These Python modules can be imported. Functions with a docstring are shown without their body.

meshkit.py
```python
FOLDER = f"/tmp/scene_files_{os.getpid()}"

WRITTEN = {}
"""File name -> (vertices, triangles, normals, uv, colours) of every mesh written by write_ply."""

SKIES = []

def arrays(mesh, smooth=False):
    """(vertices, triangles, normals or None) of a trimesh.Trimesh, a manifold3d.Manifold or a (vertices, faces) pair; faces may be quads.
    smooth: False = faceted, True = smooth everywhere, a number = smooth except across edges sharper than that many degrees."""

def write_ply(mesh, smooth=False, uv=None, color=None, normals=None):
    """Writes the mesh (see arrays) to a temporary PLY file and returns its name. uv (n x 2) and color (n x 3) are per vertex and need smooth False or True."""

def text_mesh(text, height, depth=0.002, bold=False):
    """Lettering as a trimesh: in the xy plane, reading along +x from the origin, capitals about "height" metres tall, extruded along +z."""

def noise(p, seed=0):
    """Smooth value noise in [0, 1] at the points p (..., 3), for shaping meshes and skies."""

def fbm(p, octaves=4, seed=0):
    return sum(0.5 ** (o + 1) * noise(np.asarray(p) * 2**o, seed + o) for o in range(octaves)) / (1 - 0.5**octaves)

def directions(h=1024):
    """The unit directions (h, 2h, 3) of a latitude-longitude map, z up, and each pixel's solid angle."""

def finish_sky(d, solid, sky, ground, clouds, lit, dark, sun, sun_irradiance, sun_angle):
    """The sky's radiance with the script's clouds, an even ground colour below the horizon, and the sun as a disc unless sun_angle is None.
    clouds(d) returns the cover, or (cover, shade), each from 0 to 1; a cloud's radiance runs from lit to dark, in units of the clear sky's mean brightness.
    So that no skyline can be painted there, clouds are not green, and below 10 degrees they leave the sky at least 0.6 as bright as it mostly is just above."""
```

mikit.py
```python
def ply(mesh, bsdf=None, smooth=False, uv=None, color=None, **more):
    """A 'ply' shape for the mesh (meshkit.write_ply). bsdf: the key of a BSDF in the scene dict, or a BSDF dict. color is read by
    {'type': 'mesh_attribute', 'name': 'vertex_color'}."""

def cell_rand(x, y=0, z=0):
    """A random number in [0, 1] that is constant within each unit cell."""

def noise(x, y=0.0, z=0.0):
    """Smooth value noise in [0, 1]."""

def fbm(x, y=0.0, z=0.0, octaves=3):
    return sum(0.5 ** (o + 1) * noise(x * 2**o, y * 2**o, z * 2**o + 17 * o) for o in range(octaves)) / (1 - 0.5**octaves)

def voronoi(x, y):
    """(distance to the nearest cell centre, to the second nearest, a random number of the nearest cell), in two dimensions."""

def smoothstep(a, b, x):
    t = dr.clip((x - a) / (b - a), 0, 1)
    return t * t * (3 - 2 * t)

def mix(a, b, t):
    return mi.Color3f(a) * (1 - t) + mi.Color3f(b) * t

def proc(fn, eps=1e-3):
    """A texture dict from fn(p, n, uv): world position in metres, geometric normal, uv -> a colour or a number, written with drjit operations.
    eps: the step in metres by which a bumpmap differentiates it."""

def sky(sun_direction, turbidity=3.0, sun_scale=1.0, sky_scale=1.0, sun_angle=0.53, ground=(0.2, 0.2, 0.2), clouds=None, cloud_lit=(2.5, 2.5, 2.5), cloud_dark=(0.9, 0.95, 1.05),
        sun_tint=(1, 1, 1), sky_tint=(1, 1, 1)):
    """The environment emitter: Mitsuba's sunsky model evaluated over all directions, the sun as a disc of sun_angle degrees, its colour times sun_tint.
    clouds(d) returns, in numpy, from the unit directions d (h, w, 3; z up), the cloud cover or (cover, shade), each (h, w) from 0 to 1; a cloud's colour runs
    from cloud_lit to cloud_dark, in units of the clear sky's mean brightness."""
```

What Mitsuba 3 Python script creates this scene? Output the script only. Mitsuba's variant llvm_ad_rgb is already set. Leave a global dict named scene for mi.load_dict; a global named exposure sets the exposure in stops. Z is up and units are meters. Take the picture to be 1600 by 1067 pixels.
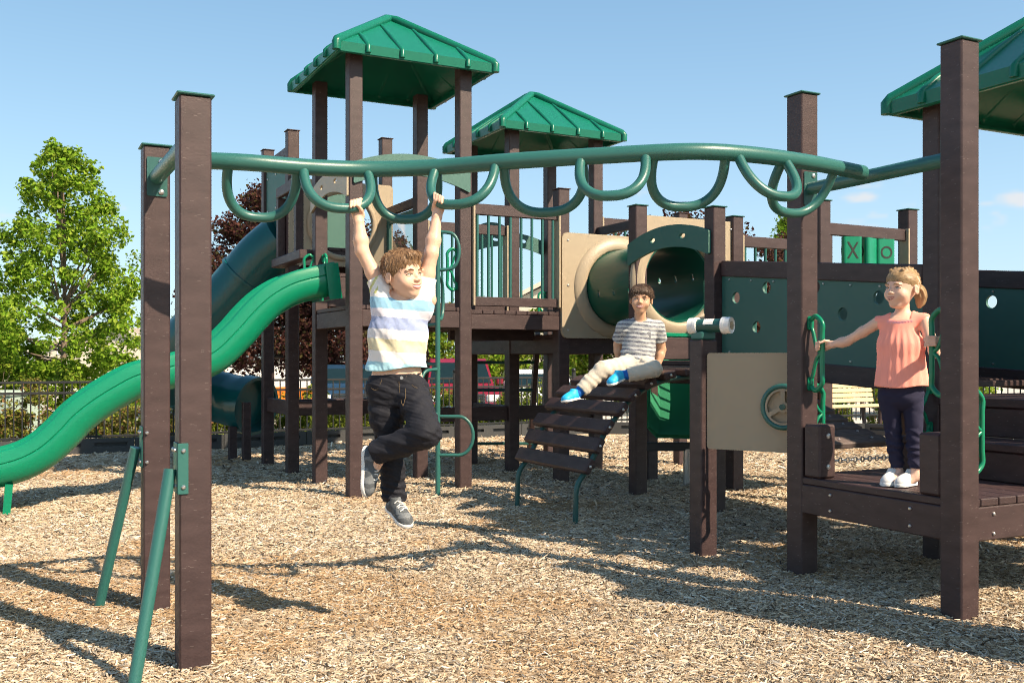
import math, numpy as np, trimesh, drjit as dr, mitsuba as mi, mikit, meshkit
from shapely.geometry import Polygon, Point, box as sbox
from shapely.ops import unary_union
from mikit import proc, fbm, noise, voronoi, cell_rand, smoothstep, mix
T = mi.ScalarTransform4f
rng = np.random.default_rng(7)

# ------------------------------------------------------------------ camera, sky, exposure
CAM_H = 1.30
exposure = 2.1
scene = {
    'type': 'scene',
    'camera': {'type': 'perspective', 'fov': 54.59, 'fov_axis': 'x', 'near_clip': 0.05, 'far_clip': 2000.0,
               'principal_point_offset_y': -0.0248,
               'to_world': T().look_at(origin=[0, 0, CAM_H], target=[0, 10, CAM_H], up=[0, 0, 1])},
}
SUN = np.array([0.606, -0.431, 0.669])
def clouds(d):
    az = np.degrees(np.arctan2(d[..., 0], d[..., 1])); el = np.degrees(np.arcsin(np.clip(d[..., 2], -1, 1)))
    q = np.stack([az * 0.55, el * 1.5, 0 * az], -1)
    n = meshkit.fbm(q, 5, 3)
    band = np.exp(-((el - 8.2) / 2.2) ** 2)
    c = np.clip((n - 0.66) / 0.12, 0, 1) * band * 0.55
    for a0, e0, sa, se in ((19.2, 8.7, 1.1, .32), (26.9, 8.1, 1.3, .45), (33.0, 9.5, 2.0, .5)):
        c = np.maximum(c, np.clip(1.5 * np.exp(-((az - a0) / sa) ** 2 - ((el - e0) / se) ** 2) * (.35 + 1.1 * meshkit.fbm(np.stack([az * 1.1, el * 2.6, 0 * az], -1), 4, 8)) - .35, 0, .85))
    return np.maximum(c, .42 * np.exp(-np.maximum(el, 0) / 11))
scene['sky'] = mikit.sky(SUN, turbidity=3.4, sun_scale=1.5, sky_scale=1.2, clouds=clouds, cloud_lit=(1.7, 1.68, 1.68), sky_tint=(1.0, 1.14, 1.04))

labels = {}
# ------------------------------------------------------------------ naming helpers
def numbered(name):
    used = lambda k: k in scene or k in labels or any(s.startswith(k + '__') for s in scene)
    if not used(name): return name
    i = 1
    while used(f'{name}_{i:03d}'): i += 1
    return f'{name}_{i:03d}'
def thing(name, label, cat, group=None, kind=None):
    k = numbered(name); labels[k] = {'label': label, 'category': cat}
    if group: labels[k]['group'] = group
    if kind: labels[k]['kind'] = kind
    return k
def part(parent, name, mesh, mat, smooth=False, label=None, kind=None, **kw):
    k = numbered(parent + '__' + name)
    if name in ('bolt', 'side_panel_bolts', 'laces', 'chain'): kind = 'stuff'
    scene[k] = mikit.ply(mesh, mat, smooth=smooth, **kw)
    if label or kind:
        labels[k] = {}
        if label: labels[k]['label'] = label
        if kind: labels[k]['kind'] = kind
    return k
ORD = ('first', 'second', 'third', 'fourth', 'fifth', 'sixth', 'seventh', 'eighth', 'ninth', 'tenth', 'eleventh', 'twelfth', 'thirteenth', 'fourteenth', 'fifteenth', 'sixteenth', 'seventeenth', 'eighteenth')
def single(name, mesh, mat, label, cat, group=None, smooth=False, kind=None, **kw):
    k = thing(name, label, cat, group, kind); scene[k] = mikit.ply(mesh, mat, smooth=smooth, **kw); return k
def structure(name, mesh, mat, smooth=False, **kw):
    scene[name] = mikit.ply(mesh, mat, smooth=smooth, **kw); labels[name] = {'kind': 'structure'}

# ------------------------------------------------------------------ mesh helpers (playground axes a, b turned 27 degrees to the camera)
TH = math.radians(27); CT, ST = math.cos(TH), math.sin(TH)
ROT = np.eye(4); ROT[:2, :2] = [[CT, -ST], [ST, CT]]
def W(a, b, z=None):
    return np.array([a * CT - b * ST, a * ST + b * CT] + ([] if z is None else [z]))
def S(m):
    m = m.copy(); m.apply_transform(ROT); return m
def cat(ms): return trimesh.util.concatenate(list(ms))
def cbox(x0, x1, y0, y1, z0, z1, c=0.006):
    c = min(c, (x1 - x0) * .45, (y1 - y0) * .45, (z1 - z0) * .45)
    pts = []
    for sx in (0, 1):
        for sy in (0, 1):
            for sz in (0, 1):
                p = np.array([(x0, x1)[sx], (y0, y1)[sy], (z0, z1)[sz]], float); d = np.array([1 - 2 * sx, 1 - 2 * sy, 1 - 2 * sz]) * c
                for k in range(3):
                    q = p + d; q[k] = p[k]; pts.append(q)
    return trimesh.Trimesh(pts, trimesh.convex.convex_hull(np.array(pts)).faces) if False else trimesh.convex.convex_hull(np.array(pts))
def beam(p0, p1, w, h, c=0.006, roll_up=(0, 0, 1), ext=0.0):
    """A board from p0 to p1 (points of its axis), w across, h along 'up'."""
    p0, p1 = np.array(p0, float), np.array(p1, float); d = p1 - p0; L = np.linalg.norm(d); d /= L
    up = np.array(roll_up, float); s = np.cross(d, up); s /= np.linalg.norm(s); up = np.cross(s, d)
    m = cbox(-ext, L + ext, -w / 2, w / 2, -h / 2, h / 2, c)
    M = np.eye(4); M[:3, 0], M[:3, 1], M[:3, 2], M[:3, 3] = d, -s, up, p0
    m.apply_transform(M); return m
def spline(P, n=12, closed=False):
    P = np.array(P, float); out = []
    N = len(P)
    for i in range(N if closed else N - 1):
        if closed: p = [P[(i + k - 1) % N] for k in range(4)]
        else: p = [P[max(i - 1, 0)] if i > 0 else 2 * P[0] - P[1], P[i], P[i + 1], P[i + 2] if i + 2 < N else 2 * P[-1] - P[-2]]
        for t in np.arange(n) / n:
            out.append(.5 * (2 * p[1] + (p[2] - p[0]) * t + (2 * p[0] - 5 * p[1] + 4 * p[2] - p[3]) * t * t + (3 * p[1] - p[0] - 3 * p[2] + p[3]) * t ** 3))
    if not closed: out.append(P[-1])
    return np.array(out)
def frames(P, closed=False, up=None):
    P = np.asarray(P, float)
    t = np.roll(P, -1, 0) - np.roll(P, 1, 0) if closed else np.gradient(P, axis=0)
    t /= np.linalg.norm(t, axis=1, keepdims=True)
    if up is not None:
        s = np.cross(t, up); s /= np.linalg.norm(s, axis=1, keepdims=True); return t, s, np.cross(s, t)
    a = np.cross(t[0], [0, 0, 1.0]); a = a if np.linalg.norm(a) > .1 else np.cross(t[0], [1.0, 0, 0]); a /= np.linalg.norm(a)
    A = [a]
    for i in range(1, len(P)):
        a = A[-1] - t[i] * (A[-1] @ t[i]); A.append(a / np.linalg.norm(a))
    A = np.array(A); return t, A, np.cross(t, A)
def tube(P, r, sides=12, closed=False):
    P = np.asarray(P, float); t, A, B = frames(P, closed); n = len(P)
    r = np.broadcast_to(np.asarray(r, float), (n,))
    ang = np.arange(sides) * 2 * np.pi / sides
    V = P[:, None] + r[:, None, None] * (np.cos(ang)[None, :, None] * A[:, None] + np.sin(ang)[None, :, None] * B[:, None])
    i, j = np.meshgrid(np.arange(n if closed else n - 1), np.arange(sides), indexing='ij'); i2 = (i + 1) % n; j2 = (j + 1) % sides
    F = np.stack([i * sides + j, i * sides + j2, i2 * sides + j2, i2 * sides + j], -1).reshape(-1, 4)
    F = np.vstack([F[:, [0, 1, 2]], F[:, [0, 2, 3]]]); V = V.reshape(-1, 3)
    if not closed:
        V = np.vstack([V, P[0], P[-1]]); a = np.arange(sides); b = (a + 1) % sides
        F = np.vstack([F, np.c_[np.full(sides, n * sides), b, a], np.c_[np.full(sides, n * sides + 1), (n - 1) * sides + a, (n - 1) * sides + b]])
    return trimesh.Trimesh(V, F, process=False)
def sweep(P, prof, up=(0, 0, 1)):
    """A closed profile (side, up) swept along P."""
    P = np.asarray(P, float); prof = np.asarray(prof, float); n, k = len(P), len(prof)
    t, s, u = frames(P, up=np.array(up, float))
    V = (P[:, None] + prof[None, :, :1] * s[:, None] + prof[None, :, 1:] * u[:, None]).reshape(-1, 3)
    i, j = np.meshgrid(np.arange(n - 1), np.arange(k), indexing='ij'); j2 = (j + 1) % k
    F = np.stack([i * k + j, i * k + j2, (i + 1) * k + j2, (i + 1) * k + j], -1).reshape(-1, 4)
    F = np.vstack([F[:, [0, 1, 2]], F[:, [0, 2, 3]]])
    v2, f2 = trimesh.creation.triangulate_polygon(Polygon(prof), engine='earcut')
    if len(v2) == k: F = np.vstack([F, f2, f2[:, ::-1] + (n - 1) * k])
    m = trimesh.Trimesh(V, F, process=False); m.fix_normals(); return m
def plate(poly, o, ex, ey, th, bevel=0.0):
    """A flat panel: a shapely outline in the plane (ex, ey) through o, th thick, centred."""
    parts = []
    for g in getattr(poly, 'geoms', [poly]):
        m = trimesh.creation.extrude_polygon(g, th, engine='earcut'); parts.append(m)
    m = cat(parts); ex, ey = np.array(ex, float), np.array(ey, float); ez = np.cross(ex, ey)
    M = np.eye(4); M[:3, 0], M[:3, 1], M[:3, 2], M[:3, 3] = ex, ey, ez, np.array(o, float) - ez * th / 2
    m.apply_transform(M); return m
def rrect(x0, x1, y0, y1, r): return sbox(x0 + r, y0 + r, x1 - r, y1 - r).buffer(r, quad_segs=6)
def cyl(p0, p1, r, sides=16): return tube([p0, p1], r, sides)
def bolt(p, n, r=0.010):
    p, n = np.array(p, float), np.array(n, float)
    return tube([p, p + n * .006, p + n * .010], [r, r, r * .55], 8)

# ------------------------------------------------------------------ materials
def bsdf(key, d, two=True): scene[key] = {'type': 'twosided', 'bsdf': d} if two else d
def rgb(*c): return {'type': 'rgb', 'value': list(c)}
def prin(c, rough=.5, spec=.5, **k): return {'type': 'principled', 'base_color': c if isinstance(c, dict) else rgb(*c), 'roughness': rough, 'specular': spec, **k}
def lumber_col(p, n, uv):
    s = fbm(p.x * 9, p.y * 9, p.z * 22, 3); g = noise(p.x * 150, p.y * 150, p.z * 420); sp = cell_rand(p.x * 75, p.y * 75, p.z * 430)
    c = mix((.030, .0162, .0172), (.060, .0365, .0372), s) * (.82 + .36 * g)
    return mix(c, (.26, .22, .21), dr.select(sp > .993, .28, 0.0))
def lumber_bump(p, n, uv):
    return noise(p.x * 110, p.y * 110, p.z * 420) * .6 + fbm(p.x * 170, p.y * 170, p.z * 190, 2) * .6
bsdf('lumber', {'type': 'bumpmap', 'arbitrary': proc(lumber_bump, 8e-4), 'scale': .0006, 'bsdf': prin(proc(lumber_col), .50, .45)})
bsdf('lumber_grey', prin(proc(lambda p, n, uv: mix((.075, .056, .052), (.16, .125, .115), fbm(p.x * 14, p.y * 40, p.z * 30, 3))), .6, .4))
bsdf('green_metal', prin((.024, .112, .100), .36, .5))
bsdf('dark_metal', prin((.020, .085, .078), .34, .5))
bsdf('green_plastic', prin((.003, .185, .098), .27, .5))
bsdf('roof_plastic', prin((.005, .125, .080), .31, .35))
scene['thin_green_plastic'] = {'type': 'principledthin', 'base_color': rgb(.06, .32, .18), 'roughness': .4, 'diff_trans': .9, 'spec_trans': 0.0, 'eta': 1.4}
bsdf('teal_plastic', prin((.003, .078, .082), .24, .5))
bsdf('tunnel_plastic', prin((.004, .070, .048), .26, .5))
bsdf('panel_green', prin((.012, .092, .074), .58, .85))
bsdf('panel_tan', prin((.35, .287, .205), .42, .35))
bsdf('steel', prin((.55, .55, .55), .3, .5, metallic=.9))
bsdf('white_plastic', prin((.80, .80, .79), .4, .5))
bsdf('black_plastic', prin((.045, .047, .050), .55, .4))
bsdf('black_metal', prin((.020, .021, .023), .45, .4))
bsdf('rubber_black', prin((.025, .025, .026), .7, .3))
scene['clear_sheet'] = {'type': 'thindielectric', 'int_ior': 1.5}
bsdf('bark', prin(proc(lambda p, n, uv: mix((.10, .07, .05), (.24, .19, .15), fbm(p.x * 14, p.y * 14, p.z * 4, 3))), .9, .2))
bsdf('vcol_matte', prin({'type': 'mesh_attribute', 'name': 'vertex_color'}, .85, .25))
scene['leaf'] = {'type': 'principledthin', 'base_color': {'type': 'mesh_attribute', 'name': 'vertex_color'}, 'roughness': .5, 'diff_trans': .7, 'spec_trans': 0.0, 'eta': 1.35}
# ------------------------------------------------------------------ the ground: chip-covered play area, lawn and pavement beyond
BOUND = [(-9.5, 14.95), (9.0, 14.95), (13.1, 12.4), (15.5, 8.5)]          # line of the border timbers, in a, b
def ground_z(x, y):
    p = np.stack([x, y, 0 * x], -1)
    return (meshkit.fbm(p * .55, 3, 5) - .5) * .09 + (meshkit.fbm(p * 2.3, 2, 9) - .5) * .035
import manifold3d as m3
def make_ground():
    r = np.r_[np.linspace(1.5, 22, 200), np.geomspace(22.6, 900, 40)]; th = np.linspace(-np.pi, np.pi, 421)
    # dense fan towards the view, coarse elsewhere
    th = np.sort(np.r_[np.linspace(-.75, .75, 300), np.linspace(.8, 2 * np.pi - .8, 70)])
    R, A = np.meshgrid(np.r_[0.0, r], th, indexing='ij'); X, Y = R * np.sin(A), R * np.cos(A)
    Z = ground_z(X, Y) * np.clip((24 - R) / 6, 0, 1) * np.clip(R / 1.5, 0, 1) - .004
    B = Y * CT - X * ST; AA = X * CT + Y * ST; far = np.maximum(B - 16.0, ((AA - 9.0) * 2.55 + (B - 14.95) * 4.1) / 4.83 - 1.0)
    Z = Z - .45 * np.clip(far / 2.5, 0, 1)
    n, k = X.shape; V = np.stack([X, Y, Z], -1).reshape(-1, 3)
    i, j = np.meshgrid(np.arange(n - 1), np.arange(k), indexing='ij'); j2 = (j + 1) % k
    F = np.stack([i * k + j, (i + 1) * k + j, (i + 1) * k + j2, i * k + j2], -1).reshape(-1, 4)
    F = np.vstack([F[:, [0, 2, 1]], F[:, [0, 3, 2]]])
    m = trimesh.Trimesh(V, F, process=False)
    if m.face_normals[:, 2].mean() < 0: m.invert()
    return m
def ground_col(p, n, uv):
    a, b = p.x * CT + p.y * ST, p.y * CT - p.x * ST
    d1, d2, w = voronoi(p.x * 42 + 3 * noise(p.x * 9, p.y * 9), p.y * 60)
    v = fbm(p.x * 1.3, p.y * 1.3, 2.0, 3)
    chip = mix((.22, .165, .11), (.50, .405, .29), w)
    chip = mix(chip, (.36, .22, .11), smoothstep(.58, .74, v) * .5)
    lawn = mix((.05, .085, .018), (.12, .14, .04), fbm(p.x * 2, p.y * 2, 0, 3))
    pave = mix((.31, .30, .28), (.43, .41, .38), fbm(p.x * .8, p.y * .8, 0, 3))
    out = dr.select(b > 15.1, 1.0, 0.0)
    out = dr.maximum(out, dr.select((a - 9.0) * 2.55 + (b - 14.95) * 4.1 > .8, 1.0, 0.0))
    c = mix(chip, lawn, out)
    return mix(c, pave, dr.select((b > 18.4) | ((a > 11.5) & (out > .5) & (b > 13.2)), 1.0, 0.0))
bsdf('ground_mat', {'type': 'bumpmap', 'arbitrary': proc(lambda p, n, uv: voronoi(p.x * 42, p.y * 60)[2], 2e-3), 'scale': .004, 'bsdf': prin(proc(ground_col), .9, .15)})
structure('ground', make_ground(), 'ground_mat', smooth=True)

def make_chips():
    V, F, C = [], [], []
    pal = np.array([(.56, .47, .355), (.47, .385, .28), (.37, .285, .195), (.27, .195, .125), (.15, .102, .067), (.46, .42, .365), (.72, .67, .575), (.05, .04, .031)])
    wts = np.array([.20, .22, .19, .12, .06, .13, .05, .03])
    for (y0, y1, dens, grow) in ((2.8, 4.2, 13000, .82), (4.2, 6.0, 11000, .86), (6.0, 8.4, 5600, 1.05), (8.4, 11.5, 2000, 1.3), (11.5, 16.5, 650, 1.8)):
        xm = y1 * .56 + .7; n = int((y1 - y0) * 2 * xm * dens)
        x, y = rng.uniform(-xm, xm, n), rng.uniform(y0, y1, n)
        k = np.abs(x) < y * .54 + .7; x, y = x[k], y[k]
        a, b = x * CT + y * ST, y * CT - x * ST
        k = (b < 14.8) & ((a - 9.0) * 2.55 + (b - 14.95) * 4.1 < -.8); x, y = x[k], y[k]; n = len(x)
        L = np.exp(rng.normal(np.log(.0225), .42, n)) * grow; Wd = np.clip(L * rng.uniform(.13, .42, n), .003, .013 * grow); H = Wd * rng.uniform(.25, .6, n)
        yaw, pit, rol = rng.uniform(0, 2 * np.pi, n), rng.normal(0, .2, n), rng.normal(0, .35, n)
        t = np.stack([np.cos(yaw) * np.cos(pit), np.sin(yaw) * np.cos(pit), np.sin(pit)], -1)
        s = np.stack([-np.sin(yaw), np.cos(yaw), 0 * yaw], -1); u = np.cross(t, s)
        s, u = s * np.cos(rol)[:, None] + u * np.sin(rol)[:, None], u * np.cos(rol)[:, None] - s * np.sin(rol)[:, None]
        z = ground_z(x, y) + H * .3 + np.abs(np.sin(pit)) * L * .35 + rng.uniform(-.002, .012, n)
        c = np.stack([x, y, z], -1)
        tl, tr = rng.uniform(.3, 1, n)[:, None], rng.uniform(.3, 1, n)[:, None]
        e = lambda f, g, h: c + t * (L / 2 * f)[:, None] + s * (Wd / 2)[:, None] * g + u * (H * h)[:, None]
        one = np.ones(n)
        P = np.stack([e(-one, -tl, -.5 * one), e(-one, tl, -.5 * one), e(one, tr, -.5 * one), e(one, -tr, -.5 * one),
                      e(-.94 * one, tl * .1, .5 * one), e(.94 * one, tr * .1, .5 * one)], 1)
        base = sum(len(v) for v in V) + np.arange(n)[:, None, None] * 6
        V.append(P.reshape(-1, 3)); F.append((base + np.array([[0, 3, 5], [0, 5, 4], [2, 1, 4], [2, 4, 5], [0, 4, 1], [3, 2, 5]])).reshape(-1, 3))
        col = pal[rng.choice(len(pal), n, p=wts)] * rng.uniform(.82, 1.12, (n, 1))
        v = meshkit.fbm(np.stack([x * .8, y * .8, 0 * x], -1), 3, 21)[:, None]
        patch = np.clip((v - .60) / .1, 0, 1) * (rng.random((n, 1)) < .5)
        col = col * (1 - patch) + patch * np.array([.33, .22, .125]) * rng.uniform(.7, 1.3, (n, 1))
        C.append(np.repeat(np.clip(col, .02, .85), 6, 0))
    return trimesh.Trimesh(np.vstack(V), np.vstack(F), process=False), np.vstack(C)
_m, _c = make_chips()
single('wood_chips', _m, 'vcol_matte', 'loose straw coloured wood chips covering the ground of the play area', 'wood chips', kind='stuff', color=_c)

# ------------------------------------------------------------------ overhead ladder
PW = .065
def post(parent, a, b, top, cap=None, bot=-.25, w=PW, name='post'):
    k = part(parent, name, S(cbox(a - w, a + w, b - w, b + w, bot, top, .007)), 'lumber')
    if cap: part(k, 'cap', S(cbox(a - w - .012, a + w + .012, b - w - .012, b + w + .012, top + .0005, top + .011, .004)), cap)
    return k
LAD = thing('overhead_ladder', 'green tube overhead ladder with hanging loops and two braced brown posts at the left', 'monkey bars')
P1, P2, P3, P4 = (.70, 4.33), (.69, 5.44), (4.24, 3.40), (4.25, 4.51)
post(LAD, *P1, 2.39, 'green_metal'); post(LAD, *P2, 2.39, 'green_metal')
# main bar: points x, y of its axis (metres) and heights
BAR = [(-1.60, 4.67, 2.235), (-1.28, 4.72, 2.232), (-.99, 4.86, 2.235), (-.70, 4.985, 2.25), (-.38, 4.985, 2.26), (.0, 4.87, 2.267), (.42, 4.78, 2.275), (.84, 4.73, 2.285), (1.15, 4.83, 2.292), (1.50, 5.05, 2.298), (1.90, 5.38, 2.305)]
bar = spline(BAR, 10)
part(LAD, 'main_bar', tube(bar, .040, 18), 'green_metal', 50)
def crossbar(pA, pB, z):
    a0, b0 = pA; a1, b1 = pB
    k = part(LAD, 'crossbar', S(cyl([a0, b0 + PW + .004, z], [a1, b1 - PW - .004, z], .038, 18)), 'green_metal', 50)
    for (a, b, s) in ((a0, b0 + PW, 1), (a1, b1 - PW, -1)):
        m = [plate(rrect(-.05, .05, -.10, .10, .008), [a, b + s * .004, z], [1, 0, 0], [0, 0, 1], .007)]
        q = part(k, 'mounting_plate', S(cat(m)), 'dark_metal')
        part(k, 'bolt', S(cat([bolt([a + .02, b + s * .007, z + dz], [0, s, 0], .014) for dz in (-.078, .078)])), 'steel', 40)
crossbar(P1, P2, 2.232); crossbar(P3, P4, 2.305)
run = np.r_[0, np.cumsum(np.linalg.norm(np.diff(bar, axis=0), axis=1))]
def on_bar(d):
    return np.array([np.interp(d, run, bar[:, k]) for k in range(3)])
# loops: where their two ends meet the bar (metres along it), the side they lean to, their drop
LOOPS = [(.260, .583, 1, .24), (.615, .933, -1, .22), (.964, 1.286, 1, .24), (1.286, 1.600, -1, .22), (1.642, 2.027, 1, .24), (2.027, 2.333, -1, .22), (2.377, 2.731, 1, .24), (2.796, 3.102, -1, .22), (3.102, 3.532, 1, .24)]
LOOP_PTS = []
for (xa, xb, side, drop) in LOOPS:
    pa, pb = on_bar(xa), on_bar(xb); mid = (pa + pb) / 2; ax = (pb - pa); s = np.linalg.norm(ax); ax /= s
    far = np.cross([0, 0, 1.0], ax); far /= np.linalg.norm(far)
    out = far * side * (.13 if side > 0 else .15) * 1.0 - np.array([0, 0, drop]); dep = np.linalg.norm(out); out /= dep
    q = []
    for ph in np.linspace(0, np.pi, 40):
        cx, sy = np.cos(ph), np.sin(ph); x = np.sign(cx) * abs(cx) ** .72; yy = sy ** .85
        q.append(mid - ax * (s / 2) * x * (1 + .10 * np.sin(2 * min(ph, np.pi - ph))) + out * dep * yy)
    q = np.array(q); LOOP_PTS.append(q)
    part(LAD, 'loop', tube(q, .0245, 12), 'green_metal', 50)
for (pp, sb) in ((P1, -1), (P2, 1)):
    a, b = pp; top = np.array([a - PW - .03, b - .02 * (1 if sb < 0 else -1), .84]); gnd = np.array([a - .28, b + .21 * sb, -.12])
    k = part(LAD, 'brace', S(tube([top, gnd], .026, 14)), 'green_metal', 50)
    o = part(k, 'brace_plate', S(cat([cbox(a - PW - .008, a - PW - .001, b - .045, b + .045, .74, .95, .002), cbox(a - PW - .008, a - .03, b - PW - .008, b - PW - .001, .74, .95, .002)] if sb < 0 else [cbox(a - PW - .008, a - PW - .001, b - .05, b + .05, .74, .95, .002)])), 'green_metal')
    part(k, 'bolt', S(cat([bolt([a - PW + .015, b - PW - .008, z], [0, -1, 0], .009) for z in (.77, .92)] + [bolt([a - PW - .008, b + d, z], [-1, 0, 0], .009) for d in (-.03, .03) for z in (.77, .92)])), 'steel', 40)

# ------------------------------------------------------------------ helpers for the towers
def deck(parent, a0, a1, b0, b1, z, n=8, along='b', rim=.16, inset=.0):
    """floor boards with open joints and a rim of four joists"""
    w = (a1 - a0 if along == 'b' else b1 - b0) / n
    for i in range(n):
        if along == 'b': m = cbox(a0 + i * w + .003, a0 + (i + 1) * w - .003, b0, b1, z - .04, z, .005)
        else: m = cbox(a0, a1, b0 + i * w + .003, b0 + (i + 1) * w - .003, z - .04, z, .005)
        part(parent, 'deck_board', S(m), 'lumber')
    t = .045; z1 = z - .042; z0 = z1 - rim
    for m in (cbox(a0, a1, b0, b0 + t, z0, z1, .006), cbox(a0, a1, b1 - t, b1, z0, z1, .006), cbox(a0, a0 + t, b0 + t + .002, b1 - t - .002, z0, z1, .006), cbox(a1 - t, a1, b0 + t + .002, b1 - t - .002, z0, z1, .006)):
        part(parent, 'joist', S(m), 'lumber')
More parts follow.
